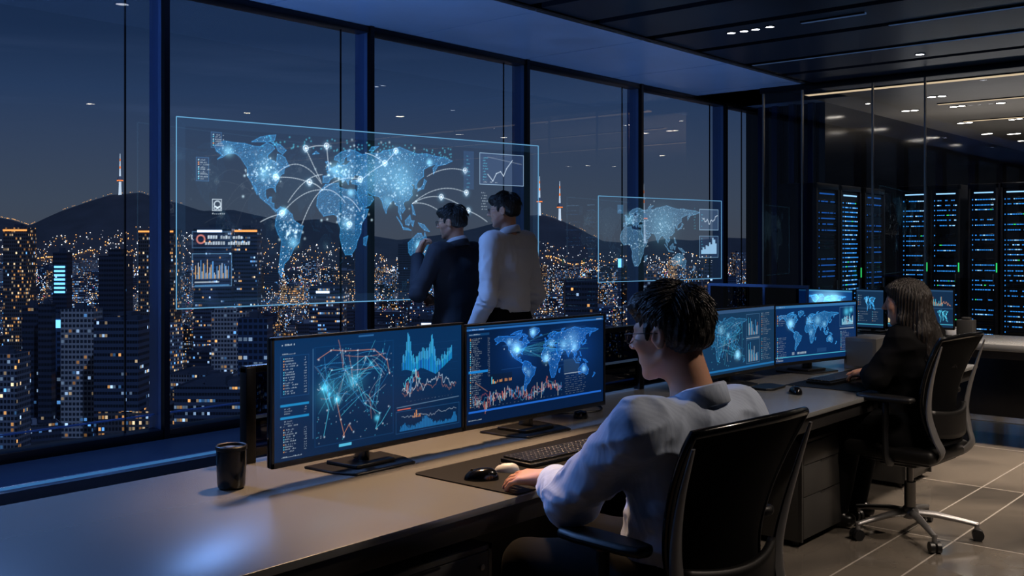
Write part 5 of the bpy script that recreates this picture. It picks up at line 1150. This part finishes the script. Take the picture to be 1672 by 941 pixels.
def collar(c, R, rx, ry, h, m, parent, tilt=.35, flare=.012, gap=.35, name='collar'):
    n = 44; vs, fs = [], []
    prof = [(0, 0), (0.002, h*.95), (.004, h), (flare*.8, h*.9), (flare+.010, -.006), (flare+.006, -.009), (flare*.5, -.002)]
    for i in range(n+1):
        a = PI/2+gap+(2*PI-2*gap)*i/n; fr = max(0, math.sin(a)); hh = 1-.35*fr
        for (o_, z) in prof:
            x = (rx+o_)*math.cos(a); y = (ry+o_)*math.sin(a); v = c+R@np.array([x, y-tilt*z*0, z*hh-tilt*(y)*1.0]); vs.append(tuple(v))
    k = len(prof)
    for i in range(n):
        for j in range(k): fs.append((i*k+j, (i+1)*k+j, (i+1)*k+(j+1) % k, i*k+(j+1) % k))
    fs.append(tuple(range(k))); fs.append(tuple(n*k+j for j in range(k-1, -1, -1)))
    b = MB(); b._add(vs, fs, True); return b.build(name, m, parent, sharp=False)
def glasses(c, R, s, parent, m):
    T = lambda x, y, z: tuple(c+R@(np.array([x, y, z])*s)); b = MB()
    for sx in (-1, 1):
        b.tube([T(sx*.033+.024*math.cos(a), .104-.006*abs(math.cos(a)), .004+.019*math.sin(a)) for a in np.linspace(0, 2*PI, 25)], .0013*s, 6, False)
        b.tube([T(sx*.057, .100, .012), T(sx*.074, .085, .013), T(sx*.080, .02, .012), T(sx*.081, -.012, .010), T(sx*.080, -.028, -.012)], .0014*s, 6)
    b.tube([T(-.009, .104, .008), T(0, .107, .010), T(.009, .104, .008)], .0013*s, 6)
    g = b.build('spectacles', m, parent); b = MB()
    for sx in (-1, 1):
        n = 24; vs = [T(sx*.033+.0235*math.cos(2*PI*k/n), .1025, .004+.0185*math.sin(2*PI*k/n)) for k in range(n)]; vs2 = [T(sx*.033+.0235*math.cos(2*PI*k/n), .1045, .004+.0185*math.sin(2*PI*k/n)) for k in range(n)]
        b._add(vs+vs2, [tuple(range(n)), tuple(range(2*n-1, n-1, -1))]+[(k, (k+1) % n, n+(k+1) % n, n+k) for k in range(n)])
    b.build('lens', M['lens'], g)
def shoe(F, ank, fw, s=1.):
    f = np.array(fw, float); f /= np.linalg.norm(f); a = np.array(ank, float); g = a.copy(); g[2] = .045
    F.seg(g-f*.05, g+f*.03, .042, .042, .02, 'u', ((0, 0, 1), .9)); F.seg(g+f*.03, g+f*.16+V3(0, 0, -.012), .040, .032, .02, 'u', ((0, 0, 1), .8)); F.seg(a, g, .04, .042, .02)
M['spec'] = mat('spectacle frame', (40, 40, 44), .3, .8)
# ---------------------------------------------------------------- seated man
def seated(name_lab, hc, face, look_pitch, neck_b, shL, shR, elL, elR, wrL, wrR, hip, right, kneeL, kneeR, ankL, ankR, clothes, male, res, handL, handR, head_s=1., body_w=1.):
    hc = np.array(hc, float); fdir = np.array([face[0], face[1], look_pitch], float); R = frame_of(fdir); c = hc
    F = Field(); add_head(F, c, R, head_s)
    nt_ = c+R@(V3(0, -.03, -.05)*head_s); neck_b = np.array(neck_b, float)
    F.seg(nt_, neck_b, .055*head_s*body_w, .057*head_s*body_w, .03)
    right = np.array(right, float); right /= np.linalg.norm(right); mid = (np.array(shL)+np.array(shR))/2; hip = np.array(hip, float)
    chest = mid+V3(0, 0, -.12); waist = hip+(chest-hip)*.45
    wd = [(.165*body_w, .105), (.14*body_w, .095), (.165*body_w, .105)]
    B_ = [(hip, waist, chest)]
    def trunk(G, grow):
        torso(G, hip, waist, chest, neck_b, right, wd, .05, grow)
        G.seg(chest-right*.07*body_w, np.array(shL)+right*.05*body_w, .095+grow, .055+grow, .06); G.seg(chest+right*.07*body_w, np.array(shR)-right*.05*body_w, .095+grow, .055+grow, .06)
        G.seg(neck_b+V3(0, 0, -.04), np.array(shL)+V3(0, 0, -.002), .056+grow, .054+grow, .06); G.seg(neck_b+V3(0, 0, -.04), np.array(shR)+V3(0, 0, -.002), .056+grow, .054+grow, .06)
    trunk(F, -.012); ar = (.052*body_w, .042*body_w, .029)
    for sh, el, wr in ((shL, elL, wrL), (shR, elR, wrR)): arm(F, sh, el, wr, ar, .03, -.012)
    for k_, a_ in ((kneeL, ankL), (kneeR, ankR)): F.seg(hip, k_, .06, .045, .03); F.seg(k_, a_, .045, .035, .02)
    hand_field(F, *handL); hand_field(F, *handR)
    pts = np.array([c+V3(0, 0, .14), c-V3(.14, .14, 0), c+V3(.14, .14, 0), shL, shR, elL, elR, wrL, wrR, hip, kneeL, kneeR, ankL, ankR]); lo, hi = pts.min(0)-.2, pts.max(0)+.22
    lo[2] = max(.03, pts[:, 2].min()-.07)
    p = F.build('person', M['skin'], lo, hi, res[0]); tag(p, name_lab, 'person')
    # top garment
    G = Field(); g = .012 if clothes['top'] != 'shirtblue' else .010; trunk(G, g)
    for sh, el, wr in ((shL, elL, wrL), (shR, elR, wrR)): arm(G, sh, el, wr, (ar[0]+.008, ar[1]+.010, ar[2]+.012), .035, g)
    if clothes.get('skirt'): G.seg(hip+V3(0, 0, -.03)-right*.07, hip+V3(0, 0, -.08)-right*.09, .125, .13, .05); G.seg(hip+V3(0, 0, -.03)+right*.07, hip+V3(0, 0, -.08)+right*.09, .125, .13, .05)
    G.ell(neck_b+V3(0, -.012, -.045), (.10*body_w, .078, .05), .04)
    am = clothes.get('fold', .008); G.fn(folds(am*.9, 15, [(.5, .3, 1), (1, -.2, .6)], 2))
    for sh, el, wr in ((shL, elL, wrL), (shR, elR, wrR)):
        a1_ = np.array(wr)-np.array(el); G.fn(pleat(el, 1., .15, am, 34, np.array(sh)-np.array(wr))); G.fn(pleat(sh, 2., .14, am*1.1, 26, right)); G.fn(pleat(wr, .5, .10, am*.7, 36, a1_))
    G.fn(pleat(waist, 3., .17, am, 38, (0.2, 0, 1)))
    for el, wr in ((elL, wrL), (elR, wrR)):
        d_ = np.array(wr)-np.array(el); d_ /= np.linalg.norm(d_)
        def cutter(q, d, w_=np.array(wr), dd=d_): e = (q-w_)@dd; near = ((q-w_)**2).sum(1) < .075**2; return np.where(near & (e > -.0), np.maximum(d, e), d)
        G.fn(cutter)
    if clothes.get('yoke'):
        def yk(p, d):
            q = p-mid; x = q@right; bk = (q[:, 1] < .02); zz = q[:, 2]+.095+.25*x*x
            g_ = -.0035*np.exp(-((zz-.006)/.006)**2)+.003*np.exp(-((zz+.003)/.004)**2); w_ = (zz < 0)*np.exp(zz*6)
            for x0 in (-.085, .085): g_ = g_+w_*(.007*np.exp(-((x-x0-.1*zz*np.sign(x0))/.007)**2)-.006*np.exp(-((x-x0-.016*np.sign(x0)-.1*zz*np.sign(x0))/.009)**2))
            return d+g_*bk*(np.abs(x) < .17)
        G.fn(yk)
    t = G.build(clothes['topname'], M[clothes['top']], lo, hi, res[1], p)
    col_c = neck_b+V3(0, 0, -.005)+R@V3(0, .004, 0)*0; collar(col_c, frame_of((face[0], face[1], 0)), .063*body_w*head_s, .066*head_s, .05, M[clothes['collar']], t, .28)
    if clothes.get('cuff'):
        for el, wr in ((elL, wrL), (elR, wrR)):
            a_, b_ = Vector(el), Vector(wr); d_ = (b_-a_).normalized(); MB().tube([b_-d_*.05, b_-d_*.045, b_-d_*.004, b_+d_*.001], [.044, .0475, .044, .036], 28).build('cuff', M[clothes['collar']], t)
        yb = MB()
    # trousers and shoes
    Q = Field(); Q.seg(hip-right*.07, hip+right*.07, .125, .125, .04)
    Q.seg(hip-right*.075, kneeL, .098, .068, .03); Q.seg(kneeL, ankL, .066, .052, .02); Q.seg(hip+right*.075, kneeR, .098, .068, .03); Q.seg(kneeR, ankR, .066, .052, .02)
    Q.fn(folds(.004, 30, [(.3, 1, .4)], 5)); Q.cut(hip+V3(0, 0, .06), (0, 0, 1)); Q.build('trousers', M['trouser'], lo, hi, res[2], p)
    for a_ in (ankL, ankR): S = Field(); shoe(S, a_, (face[0], face[1], 0)); S.build('shoe', M['shoe'], np.array(a_)-V3(.2, .2, .2), np.array(a_)+V3(.25, .25, .08), .01, p)
    return p, c, R
man_hc = pz(1092, 2.72, 548); man_hc = V3(*man_hc)
wl = V3(*pz(905, 3.02, 787)); mx_ = man_hc
man, mc_, mR = seated('man in a pale blue shirt and glasses seated at the desk, nearest the camera',
    man_hc, (-.10, 1), -.10, man_hc+V3(.012, -.078, -.175), (2.135, 1.44, 1.005), (2.54, 1.37, 1.0), (2.15, 1.65, .795), (2.78, 1.58, .82), tuple(wl), (2.95, 2.0, .79), (2.37, 1.46, .60), (1, -.1, 0),
    (2.22, 1.86, .57), (2.56, 1.86, .57), (2.2, 1.95, .10), (2.6, 1.98, .10), dict(top='shirtblue', topname='shirt', collar='shirtblue', cuff=True, fold=.0105, yoke=True), True, (.0055, .006, .012),
    (tuple(wl+V3(.018, .03, .004)), (-.12, 1, -.10), (-.15, -.15, 1), 1, 1.14, (9, 22, 18), 9, .005, 46), ((2.965, 2.03, .785), (-.1, 1, -.08), (0, 0, 1), -1, 1.05, (20, 30, 25), 5))
hair_short(mc_, mR, 1., M['hair'], man, 4, 1100, .0045, .8, 1.04); glasses(mc_, mR, 1., man, M['spec'])
# ---------------------------------------------------------------- seated woman
wh = V3(*pz(1487, 5.12, 494)); wh = wh+V3(-.02, .02, -.005); hw = V3(*pz(1401, 5.52, 612)); hw2 = hw+V3(.20, .07, .0)
wom, wc_, wR = seated('woman with long straight dark hair in a black blazer, typing at the desk',
    wh, (-.16, 1), -.05, wh+V3(.01, -.05, -.16), (5.085, 1.845, 1.0), (5.405, 1.82, 1.0), (5.03, 1.96, .81), (5.48, 1.98, .81), tuple(hw+V3(-.01, -.075, .01)), tuple(hw2+V3(0, -.07, .0)), (5.25, 1.875, .58), (1, -.05, 0),
    (5.14, 2.12, .55), (5.40, 2.12, .55), (5.15, 2.2, .10), (5.4, 2.2, .10), dict(top='blazer', topname='blazer', collar='blazer', fold=.006, skirt=True), False, (.006, .0085, .013),
    (tuple(hw+V3(-.0, -.06, .008)), (.1, 1, -.12), (0, 0, 1), 1, .92, (14, 28, 22), 6), (tuple(hw2+V3(0, -.06, .002)), (-.15, 1, -.12), (0, 0, 1), -1, .92, (14, 28, 22), 6), .95, .86)
F = Field(); T = lambda x, y, z: wc_+wR@(V3(x, y, z)*.95); RW = wR
F.ell(T(0, -.022, .042), V3(.083, .100, .086)*.97, .02, 'u', RW); F.ell(T(0, .012, .075), V3(.072, .080, .042)*.97, .03, 'u', RW)
for sx, x0 in ((-1, .0), (1, .0)):
    F.seg(T(sx*.058, -.005, .03), T(sx*.072, .0, -.08), .030, .024, .03); F.seg(T(sx*.072, .0, -.08), T(sx*.078, -.03, -.20), .024, .022, .03)
F.seg(T(-.04, -.07, .02), T(-.055, -.085, -.15), .048, .038, .04); F.seg(T(.04, -.07, .02), T(.055, -.085, -.15), .048, .038, .04); F.seg(T(-.055, -.085, -.15), T(-.045, -.135, -.33), .038, .026, .04); F.seg(T(.055, -.085, -.15), T(.045, -.135, -.34), .038, .026, .04)
F.seg(T(0, -.09, -.1), T(0, -.15, -.34), .045, .028, .04)
F.ell(T(0, .122, -.03), V3(.062, .088, .115), .012, 's', RW)
def wst(p, d):
    q = (p-wc_)@wR; a = np.arctan2(q[:, 0], q[:, 1]+.02); return d+.0035*np.sin(a*38+5*np.sin(q[:, 2]*9))+.002*np.sin(a*83+3*np.sin(q[:, 2]*14))
F.fn(wst); wh_o = F.build('hair', M['hairbrown'], wc_-V3(.2, .26, .42), wc_+V3(.2, .2, .16), .0045, wom, 0)
b = MB(); rr = random.Random(9)
for k in range(620):
    th = rr.uniform(PI*.22, PI*1.78); sx = math.sin(th); cy_ = math.cos(th); pts = []; jt = rr.uniform(1.0, 1.045)
    for t in np.linspace(0, 1, 7):
        if t < .35: a = t/.35*PI/2; q = V3(sx*.082*math.sin(a)+.004, -.022+cy_*.099*math.sin(a), .044+.088*math.cos(a))
        else: s_ = (t-.35)/.65; q = V3(sx*(.084+.006*s_-.02*s_*s_), -.022+cy_*(.10-.0*s_)-.105*s_**1.6*(1 if cy_ < .4 else .3), .044-s_*rr.uniform(.34, .37)*(1 if cy_ < .4 else .75))
        pts.append(Vector(T(*(q*jt))))
    if cy_ > .35: continue
    b.tube(pts, [.0006, .0016, .0018, .0018, .0018, .0016, .0004], 4)
b.build('hair_strands', M['hairbrown'], wh_o)
# ---------------------------------------------------------------- standing pair
def standing(lab, hc, face, k, clothes, pose, hs=1., bw=1.):
    hc = np.array(hc, float); R = frame_of((face[0], face[1], pose.get('pitch', -.05))); Rb = frame_of((pose['body'][0], pose['body'][1], 0)); r, f = Rb[:, 0], Rb[:, 1]; U = V3(0, 0, 1)
    F = Field(); add_head(F, hc, R, hs); nb = hc-R[:, 1]*.035+U*(-.15); F.seg(hc+R@V3(0, -.03, -.05), nb, .054*hs, .056*hs, .03)
    z0 = hc[2]-.115*hs-.005; H_ = hc[2]+.118; base = nb*1.; base[2] = 0
    shz = nb[2]-.055; shL, shR = nb-r*.195*bw, nb+r*.195*bw; shL[2] = shR[2] = shz
    hip = base+U*(H_*.535); waist = base+U*(H_*.62)+f*.005; chest = base+U*(shz-.14)+f*.01
    wd = [(.155*bw, .10), (.135*bw, .092), (.165*bw, .105)]
    def trunk(G, g):
        torso(G, hip, waist, chest, nb, r, wd, .05, g)
        for sh, sg in ((shL, -1), (shR, 1)): G.seg(chest+r*.07*sg, sh-r*.045*sg, .095+g, .055+g, .06); G.seg(nb-U*.04, sh, .042+g, .05+g, .04)
    elL, wrL, elR, wrR = [base+r*a[0]+f*a[1]+U*a[2] for a in pose['arms']]
    trunk(F, -.012); ar = (.053, .043, .03)
    arm(F, shL, elL, wrL, ar, .03, -.012); arm(F, shR, elR, wrR, ar, .03, -.012)
    kn = H_*.285; L = []
    for sg in (-1, 1): h0 = hip+r*.085*sg-U*.03; k0 = base+r*.105*sg+f*.015+U*kn; a0 = base+r*.12*sg-f*.02+U*.09; L.append((h0, k0, a0)); F.seg(h0, k0, .065, .045, .03); F.seg(k0, a0, .045, .034, .02)
    for (wr, hd, up, side, curl) in pose['hands'](wrL, wrR, r, f, U): hand_field(F, wr, hd, up, side, 1.0, curl, 4)
    pts = np.array([hc+U*.14, hc-V3(.13, .13, 0), hc+V3(.13, .13, 0), shL, shR, elL, elR, wrL, wrR, base]); lo, hi = pts.min(0)-.2, pts.max(0)+.2; lo[2] = .05
    p = F.build('person', M['skin'], lo, hi, k); tag(p, lab, 'person')
    G = Field(); g = .010; trunk(G, g); arm(G, shL, elL, wrL, (.06, .052, .04), .03, g*.6); arm(G, shR, elR, wrR, (.06, .052, .04), .03, g*.6)
    if clothes.get('jacket'):
        G.seg(hip-r*.06, hip-r*.075-U*.16, .12, .125, .05); G.seg(hip+r*.06, hip+r*.075-U*.16, .12, .125, .05); G.cut(hip-U*.2, (0, 0, -1))
        def vent(q, d): e = (q-hip)@r; b_ = (q-hip)@f; z = (q-hip)[:, 2]; return d+.012*np.exp(-(e/.006)**2)*(b_ < 0)*np.clip(-z*12+.3, 0, 1)
        G.fn(vent)
    else: G.cut(waist-U*.07, (0, 0, -1)) if False else None
    G.fn(folds(clothes['fold']*.6, 24, [(.4, .3, 1), (1, -.2, .3)], 4))
    for e_, s_, w_ in ((elL, shL, wrL), (elR, shR, wrR)): G.fn(pleat(e_, 1., .12, clothes['fold'], 48, s_-w_)); G.fn(pleat(s_, 2, .11, clothes['fold']*.7, 36, r))
    G.fn(pleat(waist, 1., .17, clothes['fold'], 34, (.15, 0, 1)))
    for el, wr in ((elL, wrL), (elR, wrR)):
        d_ = wr-el; d_ = d_/np.linalg.norm(d_)
        def cutter(q, d, w_=wr, dd=d_): e = (q-w_)@dd; near = ((q-w_)**2).sum(1) < .075**2; return np.where(near & (e > 0), np.maximum(d, e), d)
        G.fn(cutter)
    if not clothes.get('jacket'):
        zc = waist[2]-.09
        def hem(q, d): near = np.abs((q-base)@r) < .19; b_ = np.sqrt((((q-base)@r)/.19)**2+(((q-base)@f)/.16)**2) < 1; return np.where(b_, np.maximum(d, zc-q[:, 2]), d)
        G.fn(hem)
    t = G.build(clothes['name'], M[clothes['m']], lo, hi, k*1.3, p); Rc = frame_of((face[0], face[1], 0))*.5+Rb*.5
    collar(nb-U*.0, Rc, .062, .064, .042, M['shirtwhite'], t, .28)
    if clothes.get('jacket'): collar(nb-U*.022, Rc, .070, .074, .04, M['suit'], t, .3, .014, .5, 'lapel_collar')
    Q = Field(); Q.seg(hip-r*.06, hip+r*.06, .115, .115, .04); Q.seg(hip-r*.05+U*.06, hip+r*.05+U*.06, .098, .098, .04)
    for h0, k0, a0 in L: Q.seg(h0, k0, .094, .066, .03); Q.seg(k0, a0, .064, .054, .02)
    Q.fn(folds(.004, 30, [(.3, 1, .4)], 5)); Q.cut(waist-U*.055, (0, 0, 1)); Q.cut((0, 0, .07), (0, 0, -1)); Q.build('trousers', M['trouser'], lo, hi, .012, p)
    if not clothes.get('jacket'):
        n = 40; vs = []; fs = []
        for i in range(n):
            a = 2*PI*i/n
            for o_, z in ((0, -.018), (.006, -.018), (.006, .018), (0, .018)): v = waist-U*.075+r*((.152+o_)*math.cos(a))+f*((.107+o_)*math.sin(a))+U*z; vs.append(tuple(v))
        for i in range(n):
            for j in range(4): fs.append((i*4+j, ((i+1) % n)*4+j, ((i+1) % n)*4+(j+1) % 4, i*4+(j+1) % 4))
        b = MB(); b._add(vs, fs, True); b.build('belt', M['shoe'], p)
    for h0, k0, a0 in L: S = Field(); shoe(S, a0, tuple(f)); S.build('shoe', M['shoe'], a0-V3(.2, .2, .1), a0+V3(.25, .25, .08), .01, p)
    hair_short(hc, R, hs, M['hair'], p, 6, 420, .006, .8, 1.0); glasses(hc, R, hs, p, M['spec'])
    return p
h1 = V3(*pz(822, 6.75, 345)); h2 = V3(*pz(737, 7.0, 364))
bd = (-.12, 1)
def hands1(wrL, wrR, r, f, U): return [(wrL+(wrL-0*wrL)*0-U*.01, -U+f*.15, f*0+(-r), 1, (12, 18, 15)), (wrR-U*.01, -U+f*.25, r, -1, (12, 18, 15))]
Hh = h1[2]+.118
standing('man in a white shirt and dark trousers standing on the right of the pair', h1, (-.62, 1), .007, dict(m='shirtwhite', name='shirt', fold=.012), 
    dict(body=(.02, 1), arms=[(-.235, -.035, Hh*.625), (-.245, .10, Hh*.50), (.235, -.03, Hh*.625), (.22, .12, Hh*.51)], hands=lambda a, b_, r, f, U: [(a-U*.01, -U+f*.25, -r, -1, (14, 20, 18)), (b_-U*.01, -U+f*.25, r, 1, (14, 20, 18))]), .93, .91)
Hh = h2[2]+.118
standing('man in a dark suit with hand at his chin, standing left of his colleague', h2, (-.45, 1), .007, dict(m='suit', name='suit_jacket', fold=.006, jacket=True),
    dict(body=(.0, 1), pitch=-.1, arms=[(-.29, .07, Hh*.66), (-.13, .24, Hh*.80), (.24, .02, Hh*.62), (.02, .22, Hh*.62)], hands=lambda a, b_, r, f, U: [(a+U*.01, U-f*.35+r*.3, f-r*.3, 1, (30, 45, 30)), (b_-r*.01, -r, f, -1, (20, 25, 20))]), .93, .93)
# ---------------------------------------------------------------- office chairs
def catmull(P, n): return smooth([Vector((p[0], p[1], 0)) for p in P], n)
def office_chair(loc, rz, lab, short=1.):
    t = empty('office_chair', loc, rz, lab, 'office chair', None)
    prof = catmull([(-.300, 1.02), (-.245, .91), (-.205, .80), (-.185, .69), (-.200, .59), (-.235, .50)], 5); n = len(prof)-1
    def hw(z): return .150+.105*max(0, min(1, (z-.48)/.5))**.8
    def P(s, k, off=0): y, z = prof[k].x, prof[k].y; return Vector((s*hw(z), y+.045*s*s+off-.012*(1-s*s)*math.sin(PI*k/n), z+.012*(1-s*s)*(1-k/n)))
    vs, fs = [], []; m_ = 16
    for k in range(n+1):
        for j in range(m_+1): vs.append(P(-1+2*j/m_, k, .004))
    o_ = len(vs)
    for k in range(n+1):
        for j in range(m_+1): vs.append(P(-1+2*j/m_, k, -.008))
    for k in range(n):
        for j in range(m_):
            a = k*(m_+1)+j; fs.append((a, a+1, a+m_+2, a+m_+1)); fs.append((o_+a, o_+a+m_+1, o_+a+m_+2, o_+a+1))
    b = MB(); b._add(vs, fs, True); back = b.build('backrest', M['mesh'], t)
    b = MB(); rim = [P(-1, k, -.002) for k in range(n, -1, -1)]+[P(-1+2*j/m_, 0, -.002) for j in range(1, m_)]+[P(1, k, -.002) for k in range(n+1)]
    b.tube(rim, .0125, 10); b.build('back_frame', M['blackgloss'], back)
    b = MB()   # metal side arms sweeping from the top of the back down under the seat
    for s in (-1, 1):
        Q = smooth([Vector((s*.268, -.268, .99)), Vector((s*.262, -.228, .86)), Vector((s*.245, -.200, .74)), Vector((s*.225, -.192, .64)), Vector((s*.205, -.215, .54)), Vector((s*.18, -.235, .47)), Vector((s*.13, -.17, .415)), Vector((s*.06, -.06, .40))], 6)
        b.tube(Q, [.006+.016*math.sin(min(1, i/len(Q)*1.7)*PI/2) for i in range(len(Q))], 10, True, (.55, 1.25))
    b.build('back_support', M['darkchrome'], t)
    lum = MB(); vs = []; fs = []
    for k in range(7):
        z = .525+.13*k/6; y0 = -.215+.02*math.sin(PI*k/6)-.012
        for j in range(m_+1): s = -1+2*j/m_; vs.append(Vector((s*.21, y0+.05*s*s-.02-.02*math.sin(PI*k/6), z+.02*s*s)))
    for k in range(6):
        for j in range(m_): a = k*(m_+1)+j; fs.append((a, a+1, a+m_+2, a+m_+1))
    lum._add(vs, fs, True); lo_ = lum.build('lumbar_pad', M['leather'], t); q = lo_.modifiers.new('s', 'SOLIDIFY'); q.thickness = .022
    b = MB(); b.box((0, .02, .445), (.47, .47, .075), .034, seg=4); st = b.build('seat', M['leather'], t); MB().box((0, .0, .402), (.34, .34, .03), .012).build('seat_shell', M['black'], st)
    for s in (-1, 1):
        pad = MB(); P_ = [(.0, -.165), (.03, -.155), (.042, -.1), (.045, .05), (.038, .11), (.0, .135), (-.038, .11), (-.045, .05), (-.042, -.1), (-.03, -.155)]
        pad.prism(P_, -.014, .014); ob = pad.build('armrest', M['leather'], t, bevel=.011); ob.location = (s*.275, .02, .722)
        MB().tube(smooth([(s*.21, .0, .40), (s*.265, .0, .42), (s*.282, .0, .50), (s*.280, .0, .70)], 5), .017, 10, True, (.8, 1.3)).build('armrest_post', M['black'], t)
    MB().cyl((0, 0, .36), (0, 0, .395), .06, .075).box((0, .03, .375), (.16, .2, .045), .015).build('tilt_mechanism', M['black'], t)
    MB().cyl((0, 0, .12), (0, 0, .27), .028).cyl((0, 0, .27), (0, 0, .37), .016).build('gas_column', M['chrome'], t)
    MB().lathe((0, 0, .085), [(.03, 0), (.045, .01), (.045, .04), (.034, .055), (.03, .06)], 24).build('hub', M['darkchrome'], t)
    for k in range(5):
        a = math.radians(72*k+8); d = Vector((math.cos(a), math.sin(a), 0)); sd = Vector((-d.y, d.x, 0))
        lg = MB().tube([d*.03+Vector((0, 0, .115)), d*.12+Vector((0, 0, .112)), d*.24+Vector((0, 0, .092)), d*.315+Vector((0, 0, .078))], [.024, .022, .018, .015], 10, True, (.9, .75)).cyl(d*.31+Vector((0, 0, .05)), d*.31+Vector((0, 0, .088)), .012, n=12).build('base_leg', M['darkchrome'], t)
        c = d*.315; cs = MB()
        for s in (-1, 1): cs.cyl(c+sd*(.006*s)+Vector((0, 0, .0275)), c+sd*(.026*s)+Vector((0, 0, .0275)), .0275, n=20)
        cs.box(c+Vector((0, 0, .042)), (.036, .03, .024), .008, RZ(a)); cs.build('caster', M['black'], lg)
    return t
office_chair((2.385, 1.49, 0), math.radians(-5), 'black office chair under the man in the pale blue shirt, nearest the camera')
office_chair((5.25, 1.865, 0), math.radians(-4), 'black office chair with metal star base under the woman in the black blazer')
